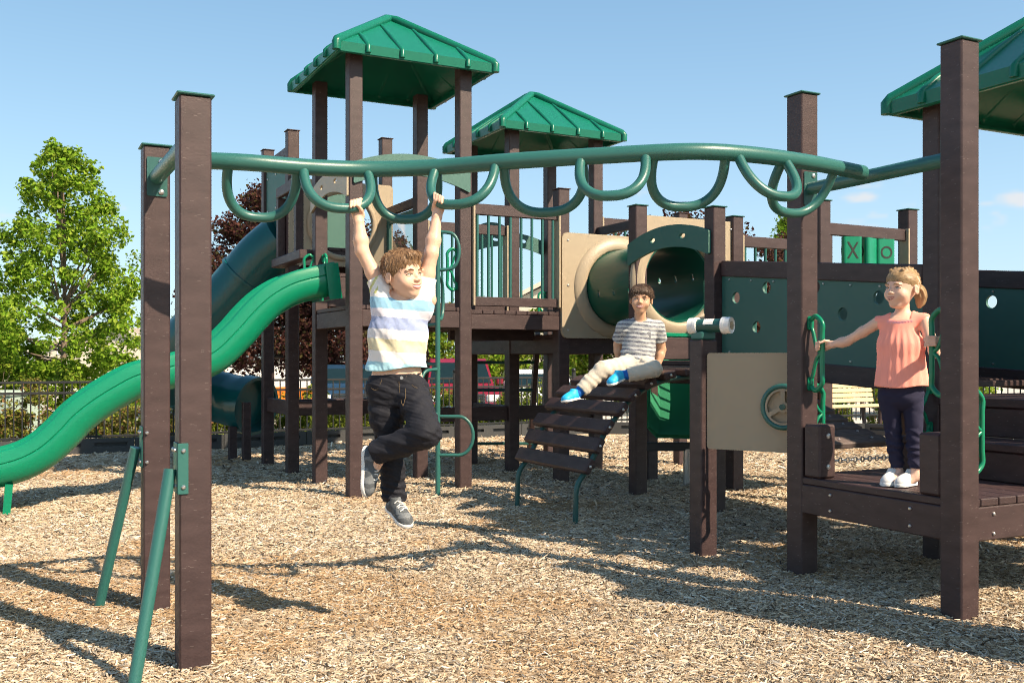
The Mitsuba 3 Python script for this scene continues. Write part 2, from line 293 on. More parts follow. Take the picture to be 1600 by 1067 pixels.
def roof(parent, a0, a1, b0, b1, z0, rise=.64):
    """square hipped plastic roof, lip at z0, with half-round ribs and hips"""
    ac, bc = (a0 + a1) / 2, (b0 + b1) / 2; h = (a1 - a0) / 2; zf = z0 + .085; za = z0 + rise; t = .018
    def shell(hh, zl, zt, zap):
        V = []
        for z, r in ((zl, hh - .006), (zt, hh), (zap, .0)):
            V += [(ac - r, bc - r, z), (ac + r, bc - r, z), (ac + r, bc + r, z), (ac - r, bc + r, z)]
        F = []
        for l in (0, 4):
            for i in range(4):
                j = (i + 1) % 4; F += [(l + i, l + j, l + 4 + j), (l + i, l + 4 + j, l + 4 + i)]
        return np.array(V), np.array(F)
    Vo, Fo = shell(h, z0, zf, za); Vi, Fi = shell(h - t, z0, zf - .012, za - .03)
    rim = [(i, 12 + i, 12 + (i + 1) % 4) for i in range(4)] + [(i, 12 + (i + 1) % 4, (i + 1) % 4) for i in range(4)]
    m = trimesh.Trimesh(np.vstack([Vo, Vi]), np.vstack([Fo, Fi[:, ::-1] + 12, np.array(rim)]), process=True)
    k = part(parent, 'roof', S(m), 'roof_plastic')
    # inner lip
    for q, mm in enumerate((cbox(a0 + .02, a1 - .02, b0 + .02, b0 + .055, z0 - .006, z0 + .02, .004), cbox(a0 + .02, a1 - .02, b1 - .055, b1 - .02, z0 - .006, z0 + .02, .004), cbox(a0 + .02, a0 + .055, b0 + .057, b1 - .057, z0 - .006, z0 + .02, .004), cbox(a1 - .055, a1 - .02, b0 + .057, b1 - .057, z0 - .006, z0 + .02, .004))):
        part(k, 'inner_lip', S(mm), 'roof_plastic')
    for i, (sa, sb) in enumerate(((-1, -1), (1, -1), (1, 1), (-1, 1))):
        c0 = np.array([ac + sa * (h - .01), bc + sb * (h - .01)])
        P = [(*c0, z0 + .005), (*c0, zf - .01), (*(c0 + (-sa * .015, -sb * .015)), zf + .012), (ac + sa * .05, bc + sb * .05, za - .015), (ac, bc, za + .004)]
        part(k, 'hip_ridge', S(tube(P, [.040, .042, .045, .042, .040], 14)), 'roof_plastic', 60)
    sl = (za - zf) / h
    for side in range(4):
        ang = side * np.pi / 2; ca, sa_ = np.cos(ang), np.sin(ang)
        for f in (-.62, -.21, .21, .62):
            x = f * h; r1 = abs(f) * h + .03
            L = [(x, -h - .006, z0 + .012), (x, -h - .002, zf - .012), (x, -h + .02, zf + .010), (x, -(r1 + h) / 2, zf + sl * (h - (r1 + h) / 2) + .004), (x, -r1, zf + sl * (h - r1) - .004)]
            P = [(ac + px * ca - py * sa_, bc + px * sa_ + py * ca, z) for px, py, z in L]
            part(k, 'rib', S(tube(P, [.024, .026, .026, .026, .018], 12)), 'roof_plastic', 60)
    return k
def rail_panel(parent, p0, p1, z0, z1, n=8, tan=True, low=True):
    p0, p1 = np.array(p0, float), np.array(p1, float); d = p1 - p0; L = np.linalg.norm(d); d /= L
    k = part(parent, 'top_rail', S(beam([*(p0), z1 - .055], [*(p1), z1 - .055], .045, .11)), 'lumber')
    if low: part(parent, 'bottom_rail', S(beam([*(p0), z0 + .045], [*(p1), z0 + .045], .045, .09)), 'lumber')
    for i in range(n):
        q = p0 + d * L * (i + .55) / (n + .1)
        part(parent, 'baluster', S(cyl([*q, z0 + .089], [*q, z1 - .109], .0145, 10)), 'green_metal', 50)
    if tan:
        for q, s in ((p0, 1), (p1, -1)):
            q2 = q + d * s * .012; sd = np.array([-d[1], d[0]])
            part(parent, 'end_strip', S(plate(rrect(-.055, .055, z0, z1 + .004, .004), [*q2, 0], [*sd, 0], [0, 0, 1], .018)), 'panel_tan')
def arch_panel(parent, p0, p1, z, mat, holes=2, th=.02, name='arch_panel', band=.17, sag=.11):
    """gently arched sign-like panel between two points; z: height of its lower ends"""
    p0, p1 = np.array(p0, float), np.array(p1, float); d = p1 - p0; L = np.linalg.norm(d); d /= L
    x = np.linspace(0, L, 30); up = 4 * (x / L) * (1 - x / L)
    poly = Polygon(list(zip(x, up * sag)) + list(zip(x[::-1], band + .015 + up[::-1] * (sag - .01))))
    for i in range(holes):
        hx = L * (.33 + .37 * i); hu = 4 * (hx / L) * (1 - hx / L)
        from shapely import affinity
        poly = poly.difference(affinity.scale(Point(hx, hu * sag + band * .52).buffer(.03), 1.5, .75))
    poly = poly.buffer(-.015).buffer(.015)
    sd = np.array([-d[1], d[0]])
    k = part(parent, name, S(plate(poly, [*p0, z], [*d, 0], [0, 0, 1], th)), mat)
    return k
def handle(parent, p, d, z0, z1, prot=.10, mat='green_plastic'):
    """double looped hand grip on a post face: p (a, b) on the face, d its outward direction"""
    p, d = np.array(p, float), np.array(d, float); zm = (z0 + z1) / 2; o = lambda s, z: [*(p + d * s), z]
    h = (z1 - z0)
    outer = spline([o(.012, z1 - .01), o(.05, z1 + .008), o(prot, z1 - .035), o(prot, z1 - .10), o(prot, zm), o(prot, z0 + .10), o(prot, z0 + .035), o(.05, z0 - .008), o(.012, z0 + .01)], 6)
    inner = [spline([o(.014, z1 - .03), o(.014, z1 - .06), o(.024, (z1 * .62 + zm * .38)), o(.055, zm + .035), o(prot - .004, zm)], 6),
             spline([o(.014, z0 + .03), o(.014, z0 + .06), o(.024, (z0 * .62 + zm * .38)), o(.055, zm - .035), o(prot - .004, zm)], 6)]
    k = part(parent, 'hand_grip', S(cat([tube(outer, .0145, 10)] + [tube(q, .011, 8) for q in inner])), mat, 50)
    sd = [-d[1], d[0], 0]
    for z in (z0 + .03, z1 - .03):
        part(k, 'grip_base', S(cat([plate(rrect(-.022, .022, z - .04, z + .04, .012), [*(p + d * .005), 0], sd, [0, 0, 1], .009), bolt([*(p + d * .008), z], [*d, 0], .011)])), mat)
    return k

# ------------------------------------------------------------------ front tower with the tall roof (and its slide and pole)
TA = thing('play_tower', 'play tower whose ribbed green roof is the highest in the picture, above the wave slide', 'play tower')
a0, a1, b0, b1 = 2.90, 4.02, 8.95, 10.09
for a in (a0, a1):
    for b in (b0, b1): post(TA, a, b, 4.16)
roof(TA, a0 - .25, a1 + .25, b0 - .25, b1 + .25, 4.09)
deck(TA, a0 - PW + .012, a1 + PW - .012, b0 - PW + .012, b1 + PW - .012, 1.80)
arch_panel(TA, (a0 - .03, b0 - PW - .012), (a1 + .04, b0 - PW - .012), 2.92, 'panel_green', 2, band=.19, sag=.13)
arch_panel(TA, (a0 - PW - .012, b1 + .05), (a0 - PW - .012, b0 - .05), 2.80, 'panel_tan', 2, band=.20, sag=.12)
# see-through panel on the right-hand side, framed
k = part(TA, 'window_frame', S(cat([cbox(a1 - .02, a1 + .02, b1 + PW + .002, b1 + PW + .10, 2.0, 2.95, .004), cbox(a1 - .02, a1 + .02, b1 + .95, b1 + 1.05, 2.0, 2.95, .004), cbox(a1 - .02, a1 + .02, b1 + PW + .102, b1 + .948, 2.0, 2.08, .004), cbox(a1 - .02, a1 + .02, b1 + PW + .102, b1 + .948, 2.87, 2.95, .004)])), 'panel_green')
part(k, 'pane', S(plate(sbox(b1 + .16, 2.08, b1 + .95, 2.87), [a1, 0, 0], [0, 1, 0], [0, 0, 1], .004)), 'clear_sheet')
part(TA, 'brace_beam', S(beam([a1, b1 + PW, 3.02], [a1, b1 + 1.05, 3.02], .06, .10)), 'lumber')
handle(TA, (a0 - PW, b1 - .01), (-1, 0), 1.98, 2.36); handle(TA, (a0 + .02, b1 + PW - .14), (0, -1), 2.0, 2.36)
handle(TA, (a1 - PW, b0 + .01), (-1, 0), 1.98, 2.37); handle(TA, (a1 - PW, b1), (-1, 0), 2.02, 2.38)

SL = thing('wave_slide', 'bright green open wave slide running down to the left behind the two braced posts', 'slide')
sp = [(2.83, 2.13), (2.71, 2.10), (2.42, 2.016), (2.2, 1.89), (2.03, 1.73), (1.87, 1.545), (1.65, 1.345), (1.35, 1.245), (1.04, 1.165), (.84, 1.062), (.65, .937), (.50, .81), (.39, .685), (.24, .548), (.06, .457), (-.2, .405), (-.6, .375), (-.95, .36)]
path = spline([(a, 9.52, z) for a, z in sp], 5)
half = [(.0, -.150), (.10, -.143), (.150, -.105), (.175, -.03), (.188, .05), (.205, .088), (.230, .102), (.256, .090), (.272, .055), (.276, .0), (.266, -.010), (.278, -.028), (.276, -.09), (.250, -.15), (.20, -.195), (.12, -.212), (.0, -.215)]
prof = half + [(-x, y) for x, y in half[-2:0:-1]]
part(SL, 'chute', S(sweep(path, prof)), 'green_plastic', 40)
part(SL, 'entry_hood', S(sweep([(2.72, 9.52, 2.06), (2.845, 9.52, 2.075)], [(-.31, -.20), (-.31, .14), (-.285, .14), (-.285, -.155), (.285, -.155), (.285, .14), (.31, .14), (.31, -.20)])), 'green_plastic')
part(SL, 'exit_foot', S(cat([sweep([(.02, 9.52, .25), (.0, 9.52, .0), (-.02, 9.52, -.2)], [(-.23, -.03), (.23, -.03), (.23, .03), (-.23, .03)], up=(1, 0, 0))])), 'green_plastic')

# loop pole climber
PC = thing('loop_pole', 'thin green climbing pole with D-shaped steps just right of the hanging boy', 'climbing pole')
pa, pb = 3.58, 8.55
part(PC, 'pole', S(cat([tube([(pa, pb, -.1), (pa, pb, 3.02)], .0235, 14), trimesh.creation.icosphere(2, .03).apply_translation([pa, pb, 3.03])])), 'green_metal', 50)
part(PC, 'bracket', S(cat([tube(spline([(pa, pb, 2.86), (pa + .06, pb + .1, 2.88), (pa + .05, pb + .3, 2.9)], 6), .018, 10), tube(spline([(pa, pb, 1.72), (pa, pb + .3, 1.72)], 4), .018, 10)])), 'green_metal', 50)
for (zl, zh, ang, ln) in ((.02, .37, 65, .26), (.40, .76, -27, .33), (.78, 1.20, 205, .24), (1.24, 1.62, 120, .24), (1.66, 2.06, 55, .24), (2.12, 2.48, -27, .2)):
    an = math.radians(ang); d = np.array([np.cos(an), np.sin(an)]); hm = (zh - zl) / 2
    q = spline([(pa, pb, zh), (pa + d[0] * (ln - hm * .75), pb + d[1] * (ln - hm * .75), zh)], 3)
    arc = [(pa + d[0] * (ln - hm * .75 + hm * .75 * np.sin(t)), pb + d[1] * (ln - hm * .75 + hm * .75 * np.sin(t)), (zl + zh) / 2 + hm * np.cos(t)) for t in np.linspace(0, np.pi, 14)]
    P = [(pa, pb, zh)] + arc + [(pa, pb, zl)]
    if ln < .25: P = spline([(pa, pb, zh), (pa + d[0] * ln * .75, pb + d[1] * ln * .75, zh - .03), (pa + d[0] * ln, pb + d[1] * ln, (zl + zh) / 2), (pa + d[0] * ln * .75, pb + d[1] * ln * .75, zl + .03), (pa, pb, zl)], 6)
    part(PC, 'step', S(tube(P, .0165, 10)), 'green_metal', 50)

# ------------------------------------------------------------------ rear-left tower (open, higher floor) and the tube slide
TL = thing('slide_tower', 'open topped brown post tower behind the wave slide, with a dark green side panel', 'play tower')
c0, c1, d0, d1 = 2.90, 4.02, 11.21, 12.40
post(TL, c0, d0, 3.88, 'lumber'); post(TL, c0, d1, 3.88, 'lumber'); post(TL, c1, d0, 3.90, 'lumber'); post(TL, c1, d1, 3.90, 'lumber')
deck(TL, c0 - PW + .01, c1 + PW - .01, d0 - PW + .01, d1 + PW - .01, 2.58)
part(TL, 'side_panel', S(plate(rrect(d0 + .07, d1 - .07, 2.66, 3.62, .02), [c0 - .02, 0, 0], [0, 1, 0], [0, 0, 1], .02)), 'panel_green')
part(TL, 'side_panel_bolts', S(cat([bolt([c0 - .031, b, z], [-1, 0, 0], .014) for b in (d0 + .14, d1 - .14, d1 - .55) for z in (2.75, 3.1, 3.5)])), 'steel', 40)
part(TL, 'side_board', S(cbox(c0 - .06, c0 - .02, d0 + .07, d1 - .07, 2.60, 2.655)), 'lumber'); part(TL, 'side_board', S(cbox(c0 - .03, c0 + .02, d0 + .07, d1 - .07, 3.64, 3.74)), 'lumber')
# tan panel with the round opening of the slide, in the bay between the two towers
pan = rrect(c0 - .06, c1 + .06, 2.36, 3.34, .05).difference(Point(3.46, 2.84).buffer(.36, quad_segs=16))
k = part(TL, 'portal_panel', S(plate(pan, [0, d0 - PW - .02, 0], [1, 0, 0], [0, 0, 1], .025)), 'panel_tan')
ring = [(3.46 + .385 * np.cos(t), d0 - PW - .045, 2.84 + .385 * np.sin(t)) for t in np.linspace(0, 2 * np.pi, 40, endpoint=False)]
part(k, 'portal_ring', S(tube(ring, .035, 10, closed=True)), 'panel_tan', 50)
part(TL, 'dark_back_panel', S(plate(rrect(c0 + .07, c1 - .07, 2.60, 3.5, .02), [0, d1, 0], [1, 0, 0], [0, 0, 1], .02)), 'panel_green')
BA = thing('landing_bay', 'stepped brown landing with a counter board between the roofed tower and the open slide tower', 'play platform')
deck(BA, c0 - PW + .014, c1 + PW - .014, b1 + PW + .01, d0 - PW - .01, 2.20, along='a', n=7)
part(BA, 'counter_board', S(cbox(2.70, 2.84, 10.14, 11.36, 2.33, 2.43, .01)), 'lumber')
part(BA, 'upper_beam', S(cbox(2.745, 2.80, 10.62, 11.34, 3.12, 3.24, .008)), 'lumber')
for b in (10.50, 11.28): part(BA, 'upright', S(cbox(2.745, 2.83, b - .045, b + .045, 2.435, 3.118)), 'lumber')
part(BA, 'riser_board', S(cbox(c0 + .07, c1 - .07, b1 + .04, b1 + .08, 1.84, 2.03)), 'lumber')
for (p, q) in (((c0, d0 + PW), (c0, d1 - PW)),): part(TL, 'low_beam', S(beam([*p, .73], [*q, .73], .05, .17)), 'lumber')
part(TL, 'low_beam', S(beam([c0 + PW, d0, .73], [c1 - PW, d0, .73], .05, .17)), 'lumber')
part(TL, 'low_seat', S(beam([c0 + PW, d0 + .3, .80], [c1 - PW, d0 + .3, .80], .2, .04)), 'lumber')

TS = thing('tube_slide', 'dark teal enclosed spiral tube slide curling down behind the wave slide', 'slide')
tp = spline([(-2.72, 11.95, 2.72), (-3.0, 12.0, 2.50), (-3.27, 12.05, 2.20), (-3.58, 12.1, 1.86), (-3.92, 12.2, 1.56), (-4.27, 12.45, 1.28), (-4.42, 12.9, 1.05), (-4.2, 13.28, .87), (-3.82, 13.30, .76), (-3.50, 13.12, .70)], 8)
part(TS, 'tube', tube(tp, .345, 28), 'teal_plastic', 60)
for i in (14, 26, 38, 50):
    t = tp[i + 1] - tp[i]; t /= np.linalg.norm(t); part(TS, 'seam_flange', tube([tp[i] - t * .018, tp[i] + t * .018], .366, 28), 'teal_plastic', 40)
t = tp[-1] - tp[-2]; t /= np.linalg.norm(t)
hood = m3.Manifold.cylinder(.20, .385, .385, 40) - m3.Manifold.cylinder(.30, .345, .345, 40).translate([0, 0, .02])
hm = hood.to_mesh(); hm = trimesh.Trimesh(hm.vert_properties[:, :3], hm.tri_verts, process=False); ss = np.cross([0, 0, 1.0], t); ss /= np.linalg.norm(ss)
Mh = np.eye(4); Mh[:3, 0], Mh[:3, 1], Mh[:3, 2], Mh[:3, 3] = ss, np.cross(t, ss), t, tp[-1] - t * .02
part(TS, 'exit_ring', hm.apply_transform(Mh), 'teal_plastic', 40)
for (x, y, z) in ((-3.62, 12.85, .42), (-3.40, 12.70, .74)):
    m = cbox(-.05, .05, -.05, .05, -.2, z, .006); m.apply_transform(ROT); m.apply_translation([x, y, 0]); part(TS, 'support_post', m, 'lumber')

# ------------------------------------------------------------------ middle tower with the second roof, and the railed bridge to it
BR = thing('railed_bridge', 'brown bridge deck with two green baluster railings between the two roofed towers', 'play bridge')
m0, m1, n0, n1 = 5.14, 6.26, 10.09, 11.21
deck(BR, 4.02 + PW, 5.145 + PW, 8.95 - PW + .02, 10.09 + PW - .02, 1.78, along='b', n=9, rim=.15)
rail_panel(BR, (4.02 + PW + .002, 8.95 - PW + .025), (5.145 - PW - .002, 8.95 - PW + .025), 1.82, 2.83)
rail_panel(BR, (4.02 + PW + .002, 10.09), (5.14 - PW - .002, 10.09), 1.82, 2.80)
post(BR, 5.145, 8.97, 3.05, 'lumber'); post(BR, 6.26, 8.97, 2.60, 'lumber')
part(BR, 'under_joist', S(beam([4.1, 9.5, 1.56], [5.1, 9.5, 1.56], .05, .14)), 'lumber')
TC = thing('play_tower', 'play tower further back with the smaller looking green roof, behind the railed bridge', 'play tower')
for a in (m0, m1):
    for b in (n0, n1): post(TC, a, b, 3.93)
roof(TC, m0 - .25, m1 + .25, n0 - .25, n1 + .25, 3.86)
deck(TC, m0 - PW + .012, m1 + PW - .012, 8.97 - PW + .03, n1 + PW - .012, 1.55, along='a', n=14)
arch_panel(TC, (m0 + .03, n1 + PW + .012), (m1 - .03, n1 + PW + .012), 2.62, 'panel_green', 2)
arch_panel(TC, (m0 - PW - .012, n1 - .03), (m0 - PW - .012, n0 + .03), 2.62, 'panel_green', 2)
handle(TC, (m1 - PW, n1), (-1, 0), 1.75, 2.15); handle(TC, (m0 + .5, n1), (0, -1), 1.75, 2.15)
rail_panel(TC, (m1 + PW, n0), (7.45, n0), 1.75, 2.98); post(TC, 7.50, n0, 3.1, 'lumber')
part(TC, 'side_rail', S(beam([m1, 8.97 + PW, 2.80], [m1, n0 - PW, 2.80], .05, .10)), 'lumber')
for (p, q) in (((m0, n0 + PW), (m0, n1 - PW)), ((m0 + PW, n0), (m1 - PW, n0))): part(TC, 'low_beam', S(beam([*p, .68], [*q, .68], .05, .16)), 'lumber')
part(TC, 'low_beam', S(beam([4.02 + PW, 10.09, .68], [5.14 - PW, 10.09, .68], .05, .16)), 'lumber')
RL = thing('rung_ladder', 'dark rung ladder leaning in the shade under the railed bridge', 'ladder')
for x in (-.62, .22): part(RL, 'stringer', beam([x, 13.0, -.1], [x + .10, 12.35, 1.62], .06, .12), 'lumber')
for i, z in enumerate((.20, .55, .90, 1.25, 1.55)): part(RL, 'rung', cyl([-.60, 12.92 - z * .38, z], [.28, 12.92 - z * .38, z], .022, 10), 'dark_metal', 50)

# ------------------------------------------------------------------ crawl tunnel
TU = thing('crawl_tunnel', 'short dark green crawl tunnel between two tan panels behind the seated boy', 'play tunnel')
tc, tz, tr = 5.78, 2.04, .41
def tunnel_panel(bb, x0, x1, z0, z1):
    pl = rrect(x0, x1, z0, z1, .07).difference(Point(tc, tz).buffer(tr - .012, quad_segs=20))
    k = part(TU, 'end_panel', S(plate(pl, [0, bb, 0], [1, 0, 0], [0, 0, 1], .035)), 'panel_tan')
    pr = [(tr - .015, -.02), (tr - .015, .030), (tr + .0, .052), (tr + .03, .058), (tr + .065, .050), (tr + .10, .034), (tr + .125, .016), (tr + .13, -.01)]
    rg = trimesh.creation.revolve(np.array([(r, z) for r, z in pr] + [pr[0]]), sections=72)
    rg.apply_transform(np.array([[1, 0, 0, tc], [0, 0, -1, bb - .008], [0, 1, 0, tz], [0, 0, 0, 1.0]]))
    part(k, 'ring', S(rg), 'panel_tan', 50)
    part(k, 'bolt', S(cat([bolt([a, bb - .0175, z], [0, -1, 0], .012) for a in (x0 + .07, x1 - .07) for z in (z0 + .08, (z0 + z1) / 2, z1 - .08)])), 'steel', 40)
tunnel_panel(8.975 - PW - .02, 5.10, 6.32, 1.51, 2.60); tunnel_panel(7.90 - PW - .0, 5.28, 6.50, 1.53, 2.66)
def tunnel_tube():
    L = 8.90 - 7.815
    o = m3.Manifold.cylinder(L, tr - .014, tr - .014, 64) - m3.Manifold.cylinder(L + .02, tr - .034, tr - .034, 64).translate([0, 0, -.01])
    for ang in (-12, 168):
        for z in (.26, .54, .82):
            o = o - m3.Manifold.cylinder(.2, .028, .028, 20).scale([.8, 1.35, 1]).rotate([0, 90, 0]).translate([tr - .1, 0, z]).rotate([0, 0, ang])
    m = o.to_mesh(); t = trimesh.Trimesh(m.vert_properties[:, :3], m.tri_verts, process=False)
    M = np.eye(4); M[:3, :3] = np.array([[1, 0, 0], [0, 0, 1], [0, -1, 0]]).T @ np.eye(3); M = np.array([[1, 0, 0, tc], [0, 0, 1, 7.815], [0, -1, 0, tz], [0, 0, 0, 1.0]])
    t.apply_transform(M); return t
part(TU, 'tube', S(tunnel_tube()), 'tunnel_plastic', 40)

# ------------------------------------------------------------------ upper platform by the tunnel, its arch and railings
PD = thing('upper_platform', 'shaded upper platform behind the seated boy with a dark green arch over its entry', 'play platform')
e0, e1, e2, f0, f1 = 5.34, 6.50, 7.70, 6.70, 7.85
post(PD, e0, f1, 2.74, 'green_metal'); post(PD, e0, f0, 2.57, 'green_metal'); post(PD, e1, f1, 2.71, 'green_metal'); post(PD, e1 + .03, f0, 2.71, 'green_metal'); post(PD, 7.73, 6.78, 2.72, 'green_metal'); post(PD, e2, f1, 2.7, 'green_metal')
deck(PD, e0 - .05, e2 + .04, f0 - .04, f1 + .04, 1.28, along='b', n=17)
arch_panel(PD, (e0 - PW - .012, f1 + .04), (e0 - PW - .012, f0 - .03), 2.17, 'panel_green', 2, band=.19, sag=.12, th=.03)
part(PD, 'kick_board', S(cbox(e0 + PW, e1 - PW, f1 - PW - .01, f1 - PW + .03, 1.29, 1.50)), 'lumber')
part(PD, 'green_sill', S(cbox(e0 + PW, e1 - PW, f1 - PW + .0, f1 - PW + .05, 1.503, 1.55, .01)), 'green_plastic')
rail_panel(PD, (e1 + PW, f1), (e2 - PW, f1), 1.32, 2.53)
rail_panel(PD, (e1 + .03 + PW, f0 + .03), (7.73 - PW, 6.75), 1.32, 2.53, n=2)
handle(PD, (e0 + .03, f0 + PW), (0, 1), 1.66, 2.0)
XO = thing('spinner_panel', 'row of three bright green spinning blocks with dark crosses and rings', 'game panel')
for i, a in enumerate((6.93, 7.14, 7.35)):
    rot = (68.6, 108.6, 73.6)[i]; hexa = Polygon([(.074 * np.cos(t), (.074) * np.sin(t)) for t in np.radians([0, 120, 240])]).buffer(.030, quad_segs=6)
    m = trimesh.creation.extrude_polygon(hexa, .25, engine='earcut'); R = trimesh.transformations.rotation_matrix(math.radians(rot), [0, 0, 1]); m.apply_transform(R); m.apply_translation([a, f0 + .04, 2.165])
    k = part(XO, 'block', S(m), 'green_plastic', 30)
    for fi in range(3):
        an = math.radians(rot + 60 + 120 * fi); nrm = np.array([np.cos(an), np.sin(an), 0]); o = np.array([a, f0 + .04, 2.29]) + nrm * (.037 + .030 + .0015); ex = np.array([-np.sin(an), np.cos(an), 0])
        if i == 1 and fi: continue
        if ('OXO', 'O  ', 'XOX')[i][fi] == 'O': sh = Point(0, 0).buffer(.058, quad_segs=12).difference(Point(0, 0).buffer(.042, quad_segs=12))
        else: sh = unary_union([Polygon([(-.055, -.075), (-.036, -.075), (.055, .075), (.036, .075)]), Polygon([(.055, -.075), (.036, -.075), (-.055, .075), (-.036, .075)])])
        part(k, 'mark', S(plate(sh, o, ex, [0, 0, 1], .003)), 'rubber_black')
    part(XO, 'spindle', S(cyl([a, f0 + .04, 2.10], [a, f0 + .04, 2.43], .022, 10)), 'dark_metal', 50)
part(XO, 'lower_bar', S(beam([6.62, f0 + .04, 2.12], [7.66, 6.76, 2.12], .05, .05)), 'dark_metal')

# ramp with solid green walls, coming down towards the right-hand tower
RA = thing('walled_ramp', 'sloping ramp with dark green round-holed side walls behind the standing girl', 'ramp')
def ramp_wall(aa, bt, bb_, zt0, zt1, zb0, zb1, out):
    def zz(b, za, zb): return za + (zb - za) * (bt - b) / (bt - bb_)
    L = bt - bb_
    pl = Polygon([(bt, zb0 + .12), (bt, zt0 - .13), (bb_, zt1 - .13), (bb_, zb1 + .12)])
    for (b, z) in ((6.45, 1.80), (6.08, 1.86), (5.55, 1.83), (5.28, 1.62), (4.95, 1.72), (6.2, 1.55)): pl = pl.difference(Point(b, z).buffer(.047, quad_segs=8))
    part(RA, 'wall_panel', S(plate(pl, [aa, 0, 0], [0, 1, 0], [0, 0, 1], .022)), 'panel_green')
    part(RA, 'top_beam', S(beam([aa, bt, zt0 - .065], [aa, bb_, zt1 - .065], .055, .13)), 'lumber'); part(RA, 'bottom_beam', S(beam([aa, bt, zb0 + .07], [aa, bb_, zb1 + .07], .055, .14)), 'lumber')
    part(RA, 'bolt', S(cat([bolt([aa - .011, b, zz(b, z0, z1)], [-1, 0, 0], .008) for b in np.linspace(bt - .1, bb_ + .1, 8) for z0, z1 in ((zt0 - .155, zt1 - .155), (zb0 + .17, zb1 + .17))])), 'steel', 40)
ramp_wall(5.37, 6.63, 4.57, 2.12, 1.915, 1.19, 1.07, -1); ramp_wall(6.53, 6.63, 4.57, 2.12, 1.915, 1.19, 1.07, 1)
for i in range(14): 
    b = 6.62 - i * .147; z = 1.27 - (6.62 - b) * .075
    part(RA, 'ramp_board', S(beam([5.41, b - .07, z], [6.49, b - .07, z], .141, .04, .004)), 'lumber')

# ------------------------------------------------------------------ right-hand roofed tower, low entry deck, steps
TR = thing('play_tower', 'nearest play tower at the right edge, its green roof cut off by the picture', 'play tower')
for a in (5.40, 6.55):
    for b in (3.40, 4.50): post(TR, a, b, 2.98)
roof(TR, 5.19, 6.76, 3.17, 4.74, 2.91)
deck(TR, 5.46, 6.60, 3.35, 4.55, 1.06, along='b', n=8)
rail_panel(TR, (6.55, 3.47), (6.55, 4.43), 1.10, 2.05)
handle(TR, (5.40 - PW, 4.50), (-1, 0), .82, 1.14)
LD = thing('entry_deck', 'low brown plank deck that the girl stands on, between the two tall ladder posts', 'play platform')
post(LD, *P3, 2.87, 'green_metal'); post(LD, *P4, 2.87, 'green_metal')
deck(LD, 4.19, 5.42, 3.345, 4.565, .60, along='b', n=9, rim=.17)
part(LD, 'stub_block', S(cbox(4.19, 4.32, 4.305, 4.435, .603, .915, .012)), 'lumber'); part(LD, 'stub_block', S(cbox(4.19, 4.32, 3.475, 3.61, .603, .92, .012)), 'lumber')
part(LD, 'bolt', S(cat([bolt([4.255, 4.305, z], [0, -1, 0], .016) for z in (.67, .85)] + [bolt([4.19, b, z], [-1, 0, 0], .009) for b in (3.66, 4.22) for z in (.43, .52)] + [bolt([4.42, 3.345, z], [0, -1, 0], .009) for z in (.42, .52)])), 'steel', 40)
handle(LD, (P4[0], P4[1] - PW), (0, -1), 1.12, 1.54); handle(LD, (P3[0], P3[1] + PW), (0, 1), 1.12, 1.54)
handle(LD, (P4[0] + PW, P4[1]), (1, 0), .80, 1.13); handle(LD, (P3[0] + PW, P3[1]), (1, 0), .73, 1.13)
part(LD, 'step_riser', S(cbox(5.0, 5.05, 3.47, 4.43, .603, .77)), 'lumber'); part(LD, 'step_tread', S(cbox(4.985, 5.34, 3.47, 4.43, .773, .82)), 'lumber')
part(LD, 'step_riser', S(cbox(5.34, 5.39, 3.47, 4.43, .823, 1.0)), 'lumber'); part(LD, 'step_tread', S(cbox(5.325, 5.455, 3.47, 4.43, 1.003, 1.06)), 'lumber')

# clatter bridge rising behind the entry deck
CB = thing('plank_bridge', 'sagging bridge of short grey-brown planks on chains behind the girl', 'play bridge')
for i in range(8):
    b = 4.86 + i * .128; z = .70 + (b - 4.85) * .42 + .05 * ((b - 5.3) / .5) ** 2
    part(CB, 'plank', S(beam([4.47, b, z], [5.33, b, z], .108, .045, .008, roll_up=(0, -.36, 1))), 'lumber_grey')
for a in (4.6, 4.9, 5.2):
    part(CB, 'bolt', S(cat([bolt([a, 4.86 + i * .128, .726 + i * .128 * .42 + .05 * ((4.86 + i * .128 - 5.3) / .5) ** 2], [0, -.36, .93], .010) for i in range(8)])), 'steel', 40)
links = []
for j in range(26):
    a = 4.49 + j * .033; links.append(trimesh.creation.torus(.016, .005, 10, 6).apply_transform(trimesh.transformations.rotation_matrix(math.pi / 2 * (j % 2), [1, 0, 0])).apply_translation([a, 4.80, .635]))
part(CB, 'chain', S(cat(links)), 'steel', 60)
for a in (4.44, 5.36): part(CB, 'side_post', S(cbox(a - .03, a + .03, 5.72, 5.80, -.1, 1.15)), 'lumber')

# tan play panel with the steering wheel, and the toy spyglass on its post
WP = thing('wheel_panel', 'tan play panel with a green steering wheel fixed between two brown posts', 'play panel')
post(WP, 4.08, 5.24, 1.42)
q0, q1 = np.array([4.062, 5.172]), np.array([4.36, 4.605]); dv = (q1 - q0) / np.linalg.norm(q1 - q0); nv = np.array([dv[1], -dv[0]])
if nv[0] > 0: nv = -nv
Lq = np.linalg.norm(q1 - q0)
part(WP, 'panel', S(plate(rrect(.0, Lq, .715, 1.335, .02), [*q0, 0], [*dv, 0], [0, 0, 1], .018)), 'panel_tan')
wc = np.array([*(q0 + dv * (Lq - .125) + nv * .032), 1.0]); ex, ez = np.array([*dv, 0]), np.array([0, 0, 1.0])
ringp = [wc + .128 * (ex * np.cos(t) + ez * np.sin(t)) for t in np.linspace(0, 2 * np.pi, 40, endpoint=False)]
k = part(WP, 'wheel_rim', S(tube(ringp, .0165, 12, closed=True)), 'green_metal', 50)
